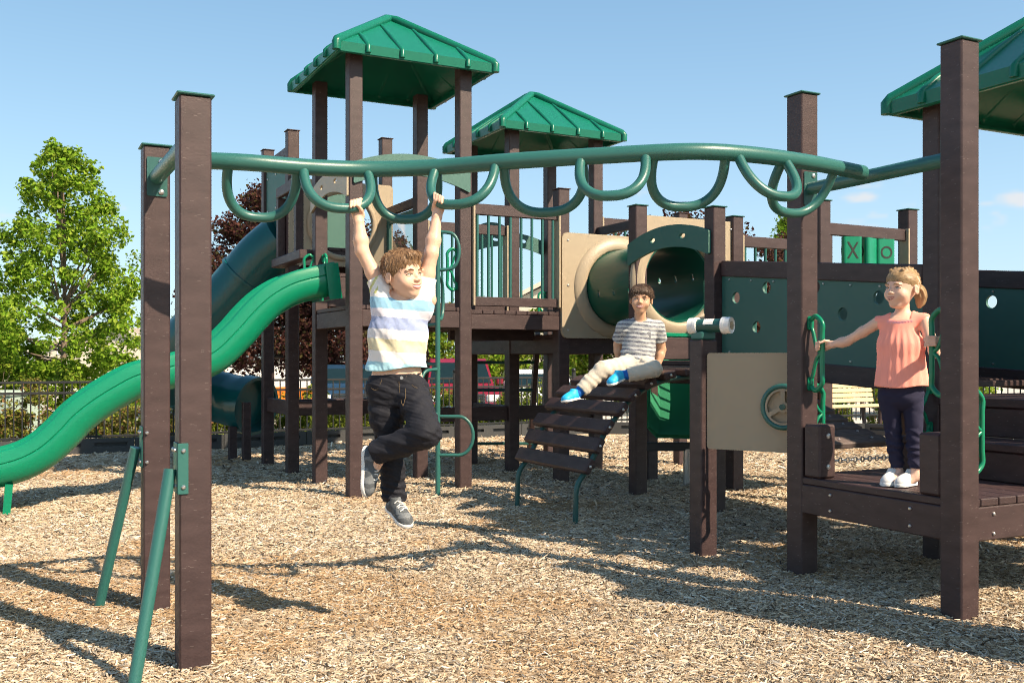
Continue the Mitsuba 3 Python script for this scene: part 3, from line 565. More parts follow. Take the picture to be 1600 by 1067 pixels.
spk = unary_union([Point(0, 0).buffer(.035)] + [Polygon([(-.014, 0), (.014, 0), (.014, .118), (-.014, .118)])] + [Polygon([(math.cos(t) * r + s * -math.sin(t) * .014, math.sin(t) * r + s * math.cos(t) * .014) for r, s in ((0, -1), (.118, -1), (.118, 1), (0, 1))]) for t in np.radians([-30, 210])] + [Point(0, 0).buffer(.118).difference(Point(0, 0).buffer(.10))])
part(k, 'spokes', S(plate(spk, wc, ex, ez, .014)), 'panel_tan')
part(k, 'hub', S(cyl(wc + [*(nv * .02), 0], wc - [*(nv * .04), 0], .018, 14)), 'dark_metal', 40)
SG = thing('toy_spyglass', 'green and white toy spyglass on top of the short post beside the seated boy', 'toy telescope')
sc = np.array([1.295, 6.47, 1.513]); sd = np.array([.80, -.60, 0]); L_ = .122
part(SG, 'barrel', tube([sc - sd * L_ * .8, sc + sd * L_ * .8], .044, 20), 'dark_metal', 40)
for s in (-1, 1):
    e = sc + sd * s * L_
    part(SG, 'end_cap', cat([tube([e - sd * s * .035, e - sd * s * .012], .055, 20), sweep([e - sd * s * .012, e + sd * s * .025], [(.053 * np.cos(t), .053 * np.sin(t)) for t in np.linspace(0, 2 * np.pi, 24, endpoint=False)])]), 'white_plastic', 40)
    part(SG, 'lens', tube([e + sd * s * .0255, e + sd * s * .028], .028, 18), 'panel_tan' if s > 0 else 'dark_metal', 40)
lab = [sc + (np.array([0, 0, 1]) * np.sin(t) + np.array([-.6, -.8, 0]) * np.cos(t)) * .0455 for t in np.linspace(.15, 1.3, 8)]
V = np.vstack([np.array(lab) - sd * .035, np.array(lab) + sd * .035]); F = [(i, i + 1, i + 9) for i in range(7)] + [(i, i + 9, i + 8) for i in range(7)]
part(SG, 'label', trimesh.Trimesh(V, F, process=False), 'white_plastic', True)
part(SG, 'cradle', S(cbox(4.02, 4.14, 5.18, 5.30, 1.422, 1.475, .01)), 'green_metal')

# ------------------------------------------------------------------ curved plank climber
SC = thing('step_climber', 'curved climber of eight brown planks on green bars that the striped-shirt boy sits on', 'climber')
arcp = np.array([(3.985, .47), (4.075, .625), (4.16, .765), (4.285, .90), (4.40, 1.01), (4.55, 1.10), (4.74, 1.165), (4.95, 1.19), (5.16, 1.20)])
tg = np.gradient(arcp, axis=0); tg /= np.linalg.norm(tg, axis=1, keepdims=True)
for i in range(9):
    a, z = arcp[i]; t = tg[i]
    m = beam([a, 6.50, z], [a, 7.68, z], .122, .062, .012, roll_up=(-t[1], 0, t[0])); part(SC, 'plank', S(m), 'lumber')
for b in (6.60, 7.58):
    P = [(3.915, b, -.15), (3.915, b, .15), (3.93, b, .32)] + [(a + t[1] * .045, b, z - t[0] * .045) for (a, z), t in zip(arcp, tg)] + [(5.30, b, 1.16)]
    k = part(SC, 'side_bar', S(tube(spline(P, 5), .021, 12)), 'dark_metal', 50)
part(SC, 'bolt', S(cat([bolt([a, 6.50, z], [0, -1, 0], .012) for a, z in arcp])), 'steel', 40)

# green slide end under the platform
GS = thing('short_slide', 'light green slide end on a steel foot, seen under the upper platform', 'slide')
gp = spline([(1.86, 11.3, 1.46), (1.82, 11.0, 1.16), (1.77, 10.65, .86), (1.72, 10.38, .68), (1.67, 10.10, .60)], 6)
part(GS, 'chute', sweep(gp, [(-.33, .32), (-.32, .02), (-.20, -.12), (.20, -.12), (.32, .02), (.33, .32), (.29, .32), (.28, .02), (.18, -.08), (-.18, -.08), (-.28, .02), (-.29, .32)]), 'thin_green_plastic', 40)
part(GS, 'bracket', cbox(1.35, 1.95, 10.28, 10.36, .34, .43, .01), 'black_plastic'); part(GS, 'foot', cyl([1.83, 10.32, -.1], [1.83, 10.32, .36], .05, 18), 'steel', 50)

# more of the playground stands to the right of the picture: its roof and climbing wall throw the wide shadow over the chips
TX = thing('play_tower', 'roofed play tower standing outside the picture, right of the nearest ladder post', 'play tower')
for a in (6.10, 6.73):
    for b in (1.65, 2.28): post(TX, a, b, 5.02)
roof(TX, 5.91, 6.92, 1.46, 2.47, 4.95, .45)
deck(TX, 6.05, 6.78, 1.60, 2.33, 2.40)
CW = thing('climbing_wall', 'dark green climbing wall between two short posts outside the picture at the right', 'climbing wall')
post(CW, 4.30, 2.17, 2.45, 'green_metal'); post(CW, 4.30, 2.86, 2.45, 'green_metal')
part(CW, 'wall_panel', S(plate(rrect(2.24, 2.79, .12, 2.34, .04), [4.30, 0, 0], [0, 1, 0], [0, 0, 1], .022)), 'panel_green')
for (b, z) in ((2.35, .5), (2.6, .75), (2.4, 1.05), (2.7, 1.35), (2.35, 1.65), (2.55, 1.95)): part(CW, 'hold', S(trimesh.creation.icosphere(2, .06).apply_scale([.6, 1.2, .8]).apply_translation([4.27, b, z])), 'panel_tan', True)
# ------------------------------------------------------------------ border timbers and the fence
def along(poly, step, gap):
    for (p, q) in zip(poly[:-1], poly[1:]):
        p, q = np.array(p), np.array(q); L = np.linalg.norm(q - p); n = max(1, int(round(L / step)))
        for i in range(n): yield p + (q - p) * i / n, p + (q - p) * (i + 1) / n, gap
BT = None
for it, (p, q, g) in enumerate(along([(-3.3, 14.95), (9.0, 14.95), (13.1, 12.4), (14.8, 9.4)], 1.28, .01)):
    d = (q - p); L = np.linalg.norm(d) - g; ang = math.atan2(d[1], d[0])
    out = sbox(0, 0, L, .21).difference(sbox(.10, .10, L * .43, .15)).difference(sbox(L * .57, .10, L - .10, .15)).buffer(-.012).buffer(.012)
    m = cat([plate(out, [0, -.035, 0], [1, 0, 0], [0, 0, 1], .05), cbox(.01, L - .01, -.009, .055, -.1, .20, .01)])
    m.apply_transform(trimesh.transformations.rotation_matrix(ang, [0, 0, 1])); m.apply_translation([*p, -.02])
    single('border_timber', S(m), 'black_plastic', f'black slotted plastic border timber, {ORD[it]} from the left along the fence', 'border timber', 'border timbers in a row along the fence')
FE = thing('fence', 'low black picket fence along the far edge of the play area', 'fence')
pick = mikit.ply(S(cbox(-.009, .009, -.009, .009, .06, .945, .002)), 'black_metal')
npk = 0
for (p, q) in zip([(-5.0, 15.75), (9.3, 15.75), (16.2, 14.5)], [(9.3, 15.75), (16.2, 14.5), (18.6, 10.4)]):
    p, q = np.array(p), np.array(q); L = np.linalg.norm(q - p); d = (q - p) / L; npan = int(round(L / 2.4))
    for i in range(npan):
        s, e = p + d * L * i / npan, p + d * L * (i + 1) / npan
        for z in (.155, .80, .955): part(FE, 'rail', S(beam([*s, z], [*e, z], .032, .036, .004)), 'black_metal')
        k = part(FE, 'fence_post', S(cbox(s[0] - .03, s[0] + .03, s[1] - .03, s[1] + .03, -.3, 1.05, .004)), 'black_metal')
        part(k, 'post_cap', S(trimesh.creation.icosphere(2, .04).apply_translation([*s, 1.085])), 'black_metal', True)
        npk_ = int(round(L / npan / .108))
        for j in range(1, npk_):
            c = s + (e - s) * j / npk_; w = W(*c)
            if npk < 296 and -10 < w[0] < 12.5: scene[numbered(FE + '__picket')] = {**pick, 'to_world': T().translate([w[0], w[1], 0])}; npk += 1
# ------------------------------------------------------------------ foliage
def leaves(centers, normals, size, pal, wob=.35, tip=1.6, seed=1):
    g = np.random.default_rng(seed); n = len(centers)
    nrm = normals + g.normal(0, .75, (n, 3)); nrm /= np.linalg.norm(nrm, axis=1, keepdims=True)
    t = np.cross(nrm, g.normal(0, 1, (n, 3))); t /= np.linalg.norm(t, axis=1, keepdims=True); s = np.cross(nrm, t)
    L = (size * g.uniform(.6, 1.35, n))[:, None]; w = L * g.uniform(.55, .8, (n, 1)); f = g.uniform(.1, .35, (n, 1)) * w
    c = centers
    V = np.stack([c - t * L * .5, c + s * w * .5 + nrm * f, c + t * L * .5, c - s * w * .5 + nrm * f], 1).reshape(-1, 3)
    F = (np.arange(n)[:, None, None] * 4 + np.array([[0, 1, 2], [0, 2, 3]])).reshape(-1, 3)
    pal = np.array(pal); C = pal[g.integers(0, len(pal), n)] * g.uniform(.75, 1.3, (n, 1))
    return trimesh.Trimesh(V, F, process=False), np.repeat(np.clip(C, .003, .6), 4, 0)
def crown_points(base, H, R, prof, nclump, per, cr, seed, squash=.8, leaders=0, inner=.35):
    """clumps spread through an uneven crown; prof(h) gives the relative radius at relative height h"""
    g = np.random.default_rng(seed); cs = []
    while len(cs) < nclump:
        h = g.uniform(0, 1); az = g.uniform(0, 2 * np.pi)
        lob = .70 + .55 * meshkit.noise(np.array([[np.cos(az) * 1.7 + 9, np.sin(az) * 1.7 + 9, h * 4.5 + seed]]), seed)[0]
        r = np.sqrt(g.uniform(inner ** 2, 1)); 
        if g.uniform() > prof(h) ** .8 + .05: continue
        cs.append([np.cos(az) * r * R * prof(h) * lob, np.sin(az) * r * R * prof(h) * lob, h * H])
    cs = np.array(cs); n = nclump * per
    k = np.repeat(np.arange(nclump), per); u = g.normal(0, 1, (n, 3)); u /= np.linalg.norm(u, axis=1, keepdims=True)
    rad = cr * g.uniform(.5, 1.25, nclump)[k] * g.uniform(.15, 1, n) ** .5
    off = u * rad[:, None] * [1, 1, squash]
    return cs + base, cs[k] + off + base, u * .6 + [0, 0, .7]
def tree(label, base, trunk_h, H, R, prof, nclump, per, cr, leaf, pal, seed, group=None, kind='tree', trunk_r=.1, nlimb=22, inner=.35):
    base = np.array(base, float); cs, pts, nr = crown_points(base + [0, 0, trunk_h], H, R, prof, nclump, per, cr, seed, inner=inner)
    k = thing('tree', label, 'tree', group)
    g = np.random.default_rng(seed + 99)
    tr = [base + [0, 0, -.3], base + [0, 0, trunk_h * .6], base + [.03 * H * .3, 0, trunk_h + H * .35], base + [0, .02 * H * .3, trunk_h + H * .92]]
    limbs = [tube(spline(tr, 5), np.linspace(trunk_r, trunk_r * .12, 16), 10)]
    for c in cs[g.choice(len(cs), min(nlimb, len(cs)), replace=False)]:
        z0 = max(trunk_h * .8, trunk_h + (c[2] - base[2] - trunk_h) * .55); o = base + [0, 0, z0]; 
        limbs.append(tube(spline([o, o * .5 + c * .5 + [0, 0, -.05 * H * .2], c], 4), np.linspace(trunk_r * .32, .008, 9), 6))
    part(k, 'trunk', cat(limbs), 'bark', True)
    m, C = leaves(pts, nr, leaf, pal, seed=seed + 5)
    part(k, 'crown', m, 'leaf', color=C)
    return k
GREEN = [(.15, .27, .022), (.19, .32, .03), (.24, .36, .04), (.11, .21, .018), (.28, .37, .05)]
DKGREEN = [(.045, .085, .018), (.06, .11, .02), (.08, .13, .025)]
PURPLE = [(.060, .026, .024), (.085, .036, .032), (.045, .020, .020), (.125, .060, .048), (.10, .045, .035), (.07, .06, .025)]
YGREEN = [(.19, .23, .03), (.23, .26, .04), (.14, .19, .03), (.10, .15, .03)]
RUSSET = [(.22, .20, .05), (.27, .15, .07), (.19, .22, .04), (.28, .22, .09), (.22, .26, .05), (.17, .22, .035)]
pyr = lambda h: float(np.clip(min((h + .06) / .22, 1) * (1 - h) ** .74 * 1.02 + .02, 0, 1))
dome = lambda h: float(np.sqrt(max(0, 1 - h * h)) * .98 + .02)
oval = lambda h: float(np.sqrt(max(0, 1 - (2 * h - .92) ** 2 * .86)))
tree('young green maple with an uneven pointed crown left of the overhead ladder', (-10.65, 23.5, -.45), 1.25, 5.75, 2.75, pyr, 345, 84, .31, .108, GREEN, 3, inner=.45, trunk_r=.11, nlimb=34)
tree('dense yellow green bush-like tree at the left edge behind the fence', (-14.1, 25.5, -.45), .5, 3.0, 1.7, dome, 150, 90, .36, .11, GREEN, 12)
tree('big purple leaved tree behind the tube slide and the roofed tower', (-7.3, 30.0, -.45), 1.4, 5.5, 3.7, lambda h: float(np.clip(min((h + .15) / .3, 1) * (1 - h) ** .55, 0, 1)), 420, 110, .48, .115, PURPLE, 21, trunk_r=.16, nlimb=40)
tree('purple leaved tree right beside the larger purple one, behind the posts under the slide', (-4.3, 29.0, -.45), 1.3, 4.2, 2.3, dome, 230, 100, .45, .115, PURPLE, 25, trunk_r=.13)
tree('purple leaved tree whose tips show above the crawl tunnel', (4.9, 31.0, -.45), 1.4, 4.95, 3.0, oval, 230, 90, .42, .115, PURPLE, 33, trunk_r=.14)
tree('purple leaved tree behind the upper platform railing at the right', (8.9, 32.0, -.45), 1.4, 4.3, 1.9, oval, 150, 90, .40, .115, PURPLE, 38, trunk_r=.13)
tree('slim green tree tip rising behind the upper platform railing', (9.9, 36.0, -.45), 1.5, 5.5, 1.1, pyr, 90, 90, .36, .11, GREEN, 41)
for i, (x, y, h, r, lab) in enumerate(((-1.6, 31, 3.0, 2.2, 'fresh green tree behind the red car'), (1.1, 32, 2.7, 2.0, 'fresh green tree behind the crawl tunnel, right of the red car'), (3.6, 33, 2.6, 1.9, 'green tree behind the seated boy'), (12.5, 30, 2.2, 2.2, 'green tree behind the bench at the right'))):
    tree(lab, (x, y, -.45), .5, h, r, dome, 140, 90, .42, .12, YGREEN[:2] + GREEN[1:], 50 + i)
def shrub(label, x, y, z, h, r, pal, seed, n=60, leaf=.05, group=None):
    cs, pts, nr = crown_points(np.array([x, y, z]), h, r, dome, n, 70, .13, seed, inner=.3)
    k = thing('shrub', label, 'shrub', group); m, C = leaves(pts, nr, leaf, pal, seed=seed)
    part(k, 'foliage', m, 'leaf', color=C); g = np.random.default_rng(seed)
    part(k, 'stem', cat([tube([(x, y, z - .15), c], [.012, .004], 5) for c in cs[g.choice(len(cs), 12)]]), 'bark')
for i, x in enumerate(np.linspace(-14.5, -8.5, 5)): shrub(f'yellow green hedge bush below the maple, {ORD[i]} from the left', x, 22.0 + .3 * (i % 2), -.4, 1.35 + .2 * (i % 3), 1.0, GREEN + YGREEN, 70 + i, n=110, leaf=.075, group='hedge bushes below the maple')
for i, a in enumerate(np.arange(-3.2, 9.2, .72)):
    w = W(a, 16.35 + .25 * (i % 2)); red = a < 2.6
    shrub(f'reddish and yellow green shrub behind the fence, {ORD[i]} from the left' if red else f'bright yellow green shrub behind the fence, {ORD[i - 9]} to the right of the reddish ones', w[0], w[1], -.12, (.80 if red else .66) + .13 * ((i * 7) % 3), .52, RUSSET if red else YGREEN, 90 + i, n=70, leaf=.05, group='reddish shrubs behind the fence at the left' if red else 'bright green shrubs behind the fence near the middle')
for i, (a, b) in enumerate(((15.3, 15.4), (16.5, 14.9), (17.3, 13.9), (18.2, 12.6), (14.3, 15.8))):
    w = W(a, b); shrub(f'green and russet shrub behind the fence at the right, {ORD[i]} counted from the bench', w[0], w[1], -.2, .95, .6, RUSSET + GREEN, 130 + i, n=70, leaf=.055, group='shrubs behind the fence at the right')

# ------------------------------------------------------------------ beyond the fence: cars, bench, box, houses
bsdf('paint_red', prin((.17, .007, .022), .25, .5, clearcoat=.6)); bsdf('paint_blue', prin((.010, .035, .075), .22, .6, clearcoat=1.0)); bsdf('paint_white', prin((.72, .73, .74), .25, .6, clearcoat=1.0))
bsdf('car_glass', prin((.008, .020, .024), .10, .45)); bsdf('chrome', prin((.75, .75, .76), .14, .5, metallic=1.0)); bsdf('lamp_clear', prin((.70, .71, .72), .1, .8)); bsdf('paint_orange', prin((.75, .20, .02), .5, .4))
bsdf('sage_metal', prin((.32, .40, .34), .45, .4)); bsdf('siding', prin((.56, .51, .42), .7, .3)); bsdf('shingle', prin((.22, .19, .16), .85, .2)); bsdf('bench_cream', prin((.56, .45, .27), .5, .35))
def car(label, x, y, rot, paint, Wd=1.84, Hh=1.74, tall=True):
    k = thing('parked_car', label, 'car'); M = T().translate([x, y, -.45]).rotate([0, 0, 1], rot)
    def add(parent, name, m, mat, sm=False):
        kk = part(parent, name, m, mat, sm); scene[kk]['to_world'] = M; return kk
    L = 4.6; h = Hh; hood = .98 if tall else .86                     # front at y = 0, running back in +y
    prof = [(0.02, .36), (0, .62), (.04, hood - .10), (.16, hood - .02), (1.15, hood + .06), (1.75, h - .10), (2.0, h), (3.9, h), (4.35, h - .2), (4.58, hood), (4.6, .36)]
    body = Polygon(prof).buffer(-.03).buffer(.03, quad_segs=4)
    def lay(w, sh): 
        m = trimesh.creation.extrude_polygon(sh, w, engine='earcut'); m.apply_transform(np.array([[0, 0, 1, -w / 2], [1, 0, 0, 0], [0, 1, 0, 0], [0, 0, 0, 1.0]])); return m
    low = body.intersection(sbox(-1, 0, 6, hood + .07)); top = body.intersection(sbox(-1, hood + .0701, 6, 3))
    mt = lay(Wd - .10, top); v = mt.vertices.copy(); v[:, 0] *= 1 - .16 * np.clip((v[:, 2] - hood) / (h - hood), 0, 1); mt.vertices = v
    add(k, 'body', cat([lay(Wd, low), mt]), paint, 25)
    zb, zt = hood + .14, h - .10; wb, wt = (Wd - .10) / 2 - .08, (Wd - .10) / 2 * .84 - .05
    yb, yt = 1.15 + .6 * (zb - hood - .06) / (h - .10 - hood - .06) - .02, 1.75 - .02
    add(k, 'windscreen', trimesh.Trimesh([(-wb, yb, zb), (wb, yb, zb), (wt, yt, zt), (-wt, yt, zt)], [(0, 1, 2), (0, 2, 3)]), 'car_glass')
    for s in (-1, 1):
        xw = s * ((Wd - .1) / 2 + .004); x2 = s * ((Wd - .1) / 2 * .85 + .004)
        add(k, 'side_window', trimesh.Trimesh([(xw, 1.55, zb), (xw, 3.9, zb), (x2, 3.7, zt), (x2, 2.0, zt)], [(0, 1, 2), (0, 2, 3)]), 'car_glass')
        hl = add(k, 'headlight', cbox(s * .70 - .17, s * .70 + .17, -.025, .10, hood - .30, hood - .12, .03), 'lamp_clear')
        add(k, 'wing_mirror', cbox(s * (Wd / 2 + .10) - .09, s * (Wd / 2 + .10) + .09, 1.25, 1.36, hood + .10, hood + .28, .03), paint)
        for yy in (.85, 3.7):
            w = add(k, 'wheel', cyl([s * (Wd / 2 - .24), yy, .34], [s * (Wd / 2 + .01), yy, .34], .34, 24), 'rubber_black', 40); add(w, 'rim', cyl([s * (Wd / 2), yy, .34], [s * (Wd / 2 + .02), yy, .34], .22, 16), 'chrome', 40)
    g = add(k, 'grille', cbox(-.50, .50, -.02, .06, hood - .32, hood - .10, .01), 'rubber_black')
    for z in (hood - .28, hood - .21, hood - .14): add(g, 'bar', cbox(-.49, .49, -.035, -.012, z - .016, z + .016, .005), 'chrome')
    add(k, 'bumper', cbox(-Wd / 2 + .02, Wd / 2 - .02, -.10, .08, .42, .60, .05), 'chrome' if tall else paint)
    add(k, 'number_plate', cbox(-.15, .15, -.112, -.101, .45, .56, .002), 'white_plastic')
    return k
car('red car with chrome bumper parked facing the fence, behind the hanging boy', -1.15, 24.3, 8, 'paint_red')
car('dark blue car parked left of the red one, behind the posts of the tall tower', -3.95, 24.6, 8, 'paint_blue', Hh=1.58)
car('white car parked right of the red one, half hidden by posts', 1.05, 26.2, 8, 'paint_white', Hh=1.42, tall=False)
for x, y, lab in ((-5.85, 25.2, 'orange plastic tub behind the fence, left one of two'), (-5.1, 24.4, 'orange plastic tub behind the fence, right one of two')):
    k = thing('plastic_tub', lab, 'tub'); part(k, 'body', trimesh.creation.revolve(np.array([(0, 0), (.26, 0), (.33, .55), (.35, .57), (.35, .62), (.31, .62), (.30, .56), (.24, .04), (0, .04)]), sections=32).apply_translation([x, y, -.05]), 'paint_orange', 40); part(k, 'band', trimesh.creation.annulus(.300, .325, .06, sections=32).apply_translation([x, y, .28]), 'paint_orange', 40)
# bench
bx, by = 6.25, 18.6
BE = thing('park_bench', 'cream slatted park bench beyond the fence, seen past the girl', 'bench')
def bpart(name, m, mat='bench_cream', parent=None):
    m = m.copy(); m.apply_transform(ROT); m.apply_translation([bx, by, -.04]); return part(parent or BE, name, m, mat)
for i in range(5): bpart('seat_slat', cbox(-.95, .82, -.42 + i * .095, -.335 + i * .095, .44, .475, .006))
for i in range(5): bpart('back_slat', beam([-.95, .10 + i * .022, .55 + i * .092], [.82, .10 + i * .022, .55 + i * .092], .03, .08, .006, roll_up=(0, .22, 1)))
for x in (-.7, .55):
    l = bpart('frame', cat([beam([x, .02, -.2], [x, .10, .46], .06, .06), beam([x, .10, .44], [x, .22, .98], .05, .05), beam([x, -.30, -.2], [x, -.34, .44], .06, .06), beam([x, -.38, .425], [x, .12, .425], .05, .03)]), 'lumber')
# utility box at the left edge
UB = thing('utility_box', 'sage green utility cabinet with white stickers at the left edge behind the fence', 'utility box')
ux, uy = -10.2, 18.3
m = cbox(-1.6, 1.25, -.6, .6, -.4, .62, .02); m.apply_translation([ux, uy, 0]); part(UB, 'body', m, 'sage_metal')
m = cbox(-1.64, 1.29, -.64, .64, .622, .70, .02); m.apply_translation([ux, uy, 0]); part(UB, 'lid', m, 'sage_metal')
m = cbox(-.02, .02, -.606, -.6005, -.3, .6, .001); m.apply_translation([ux + .2, uy, 0]); part(UB, 'door_edge', m, 'black_metal')
for z in (.10, .42):
    q = part(UB, 'sticker', cbox(ux + .35, ux + .62, uy - .606, uy - .602, z - .12, z + .12, .001), 'white_plastic'); part(q, 'stripe', cbox(ux + .35, ux + .62, uy - .6085, uy - .6065, z + .085, z + .12, .0005), 'paint_orange')
def house(label, x, y, w, d, eave, ridge, front=True):
    k = thing('house', label, 'house'); z0 = -.6
    part(k, 'wall', cat([cbox(x - w / 2, x + w / 2, y, y + d, z0, eave, .01), plate(Polygon([(x - w / 2, eave), (x + w / 2, eave), (x, ridge - .25)]), [0, y + .1, 0], [1, 0, 0], [0, 0, 1], .18)]), 'siding')
    r = []
    for s in (-1, 1):
        dx, dz = w / 2 + .5, ridge - eave + (ridge - eave) * .5 / (w / 2)
        r.append(beam([x + s * dx / 2, y - .4, ridge - dz / 2 + .0], [x + s * dx / 2, y + d + .4, ridge - dz / 2], math.hypot(dx, dz), .16, .02, roll_up=(s * dz / dx, 0, 1)))
    rf = part(k, 'roof', cat(r), 'shingle')
    part(rf, 'fascia', cat([beam([x, y - .42, ridge + .02], [x + s * (w / 2 + .5), y - .42, eave - (ridge - eave) * .5 / (w / 2) + .02], .05, .24, .01) for s in (-1, 1)]), 'siding')
    for wx in (-.3, .3):
        f = part(k, 'window', cbox(x + wx * w - .6, x + wx * w + .6, y - .06, y - .002, 1.6, 2.9, .01), 'white_plastic'); part(f, 'pane', plate(sbox(x + wx * w - .5, 1.7, x + wx * w + .5, 2.8), [0, y - .066, 0], [1, 0, 0], [0, 0, 1], .008), 'car_glass')
house('cream house with a tan gable roof, glimpsed between the balusters of the bridge', 2.6, 58.0, 8.5, 12, 3.9, 6.1)
house('cream house far behind the young maple at the left', -30.5, 75.0, 11, 12, 2.0, 3.7)
# ------------------------------------------------------------------ children: one continuous body each (a smooth field of tapered limbs, meshed), clothes and hair as parts
def nrm(v): v = np.asarray(v, float); return v / np.linalg.norm(v)
def smin(a, b, k):
    if k <= 0: return np.minimum(a, b)
    h = np.clip(.5 + .5 * (b - a) / k, 0, 1); return b * (1 - h) + a * h - k * h * (1 - h)
def d_cap(p, a, ra, b, rb):
    a, b = np.asarray(a, float), np.asarray(b, float); ab = b - a
    t = np.clip(((p - a) @ ab) / max(ab @ ab, 1e-12), 0, 1)
    return np.linalg.norm(p - a - t[:, None] * ab, axis=1) - (ra + (rb - ra) * t)
def d_ell(p, c, r, R=None):
    q = p - np.asarray(c, float)
    if R is not None: q = q @ R
    r = np.asarray(r, float); k0 = np.linalg.norm(q / r, axis=1); k1 = np.linalg.norm(q / r ** 2, axis=1)
    return k0 * (k0 - 1) / np.maximum(k1, 1e-9)
def d_ecap(p, a, ra, b, rb, side):
    """tapered limb of oval section: ra, rb = (half width along 'side', half depth)"""
    a, b = np.asarray(a, float), np.asarray(b, float); ax = b - a; L = np.linalg.norm(ax); ax = ax / L
    s = np.asarray(side, float); s = nrm(s - ax * (s @ ax)); f = np.cross(ax, s); q = p - a
    t = np.clip((q @ ax) / L, 0, 1); e = q @ ax - t * L
    rw, rd = ra[0] + (rb[0] - ra[0]) * t, ra[1] + (rb[1] - ra[1]) * t; m = np.minimum(rw, rd)
    return (np.sqrt((q @ s / rw) ** 2 + (q @ f / rd) ** 2 + (e / m) ** 2) - 1) * m
class Field:
    def __init__(self): self.ops = []
    def cap(self, a, ra, b, rb, k=.015): self.ops.append((k, lambda p: d_cap(p, a, ra, b, rb))); return self
    def ell(self, c, r, R=None, k=.015): self.ops.append((k, lambda p: d_ell(p, c, r, R))); return self
    def ecap(self, a, ra, b, rb, side, k=.02): self.ops.append((k, lambda p: d_ecap(p, a, ra, b, rb, side))); return self
    def fn(self, f, k=.01): self.ops.append((k, f)); return self
    def sub(self, f, k=.01): self.ops.append((-k, f)); return self
    def cut(self, c, n, k=.004): c, n = np.asarray(c, float), nrm(n); return self.sub(lambda p: (p - c) @ -n, k)   # keeps the side n points away from
    def wrinkle(self, fn): self.ops.append(('w', fn)); return self
    def __call__(self, p):
        d = None
        for k, f in self.ops:
            if k == 'w': d = d + f(p)
            elif d is None: d = f(p)
            elif k < 0: d = -smin(-d, f(p), -k)
            else: d = smin(d, f(p), k)
        return d
def mesh_field(F, lo, hi, h, relax=2):
    lo = np.asarray(lo, float); B = 6; n = (np.ceil((np.asarray(hi) - lo) / (h * B)).astype(int) + 1)
    ci = np.stack(np.meshgrid(*[np.arange(k) for k in n], indexing='ij'), -1).reshape(-1, 3)
    dc = F(lo + (ci + .5) * B * h - .5 * h); full = np.repeat(np.repeat(np.repeat((np.sign(dc + 1e-9) * np.maximum(np.abs(dc), .01)).reshape(n), B, 0), B, 1), B, 2).astype(np.float32)
    act = ci[np.abs(dc) < B * h * 1.35 + .012]
    o = np.stack(np.meshgrid(*[np.arange(B)] * 3, indexing='ij'), -1).reshape(-1, 3)
    idx = (act[:, None] * B + o[None]).reshape(-1, 3); full[tuple(idx.T)] = F(lo + idx * h)
    S_ = full < 0; sh = np.array(full.shape) - 1
    cnt = sum(S_[i:sh[0] + i, j:sh[1] + j, k:sh[2] + k].astype(np.int8) for i in (0, 1) for j in (0, 1) for k in (0, 1))
    cells = np.argwhere((cnt > 0) & (cnt < 8)); ids = -np.ones(sh, np.int64); ids[tuple(cells.T)] = np.arange(len(cells))
    acc, w = np.zeros((len(cells), 3)), np.zeros(len(cells))
    cor = [(i, j, k) for i in (0, 1) for j in (0, 1) for k in (0, 1)]
    for a in cor:
        for ax in range(3):
            if a[ax]: continue
            b = list(a); b[ax] = 1
            va, vb = full[tuple((cells + a).T)], full[tuple((cells + b).T)]; m = (va < 0) != (vb < 0)
            t = np.where(m, va / np.where(m, va - vb, 1), 0); q = np.array(a, float) + t[:, None] * (np.array(b) - a); acc += q * m[:, None]; w += m
    V = lo + (cells + acc / w[:, None]) * h; Fs = []
    for ax in range(3):
        u, v = [(1, 2), (2, 0), (0, 1)][ax]; e = np.zeros(3, int); e[ax] = 1; eu = np.zeros(3, int); eu[u] = 1; ev = np.zeros(3, int); ev[v] = 1
        g = cells[(cells[:, u] > 0) & (cells[:, v] > 0)]; a, b = S_[tuple(g.T)], S_[tuple((g + e).T)]; m = a != b; g, a = g[m], a[m]
        q = np.stack([ids[tuple((g - eu - ev).T)], ids[tuple((g - ev).T)], ids[tuple(g.T)], ids[tuple((g - eu).T)]], 1)
        ok = (q >= 0).all(1); q, a = q[ok], a[ok]; q[~a] = q[~a][:, ::-1]; Fs.append(q)
    q = np.vstack(Fs); m = trimesh.Trimesh(V, np.vstack([q[:, [0, 1, 2]], q[:, [0, 2, 3]]]), process=False)
    if relax:
        import scipy.sparse as sps
        e = m.edges_unique; n_ = len(V); A = sps.coo_matrix((np.ones(2 * len(e)), (np.r_[e[:, 0], e[:, 1]], np.r_[e[:, 1], e[:, 0]])), (n_, n_)).tocsr(); dg = np.maximum(np.asarray(A.sum(1)), 1)
        X = V.copy()
        for _ in range(relax):
            for lam in (.5, -.52): X = X + lam * np.where(np.asarray(A.sum(1)) > 0, A @ X / dg - X, 0)
        m = trimesh.Trimesh(X, m.faces, process=False)
    return m
def bounds(pts, pad): pts = np.array(pts, float); return pts.min(0) - pad, pts.max(0) + pad
def frame(yaw, roll=0, pitch=0):
    """head frame: columns = person's left, back, up; yaw turns the face from the camera (0) to the viewer's right (+), roll tips the crown to the viewer's right, pitch nods down"""
    y, r, p = np.radians([yaw, roll, pitch])
    Rz = np.array([[np.cos(y), -np.sin(y), 0], [np.sin(y), np.cos(y), 0], [0, 0, 1]])
    Ry = np.array([[np.cos(r), 0, np.sin(r)], [0, 1, 0], [-np.sin(r), 0, np.cos(r)]])
    Rx = np.array([[1, 0, 0], [0, np.cos(p), -np.sin(p)], [0, np.sin(p), np.cos(p)]])
    return Ry @ Rz @ Rx
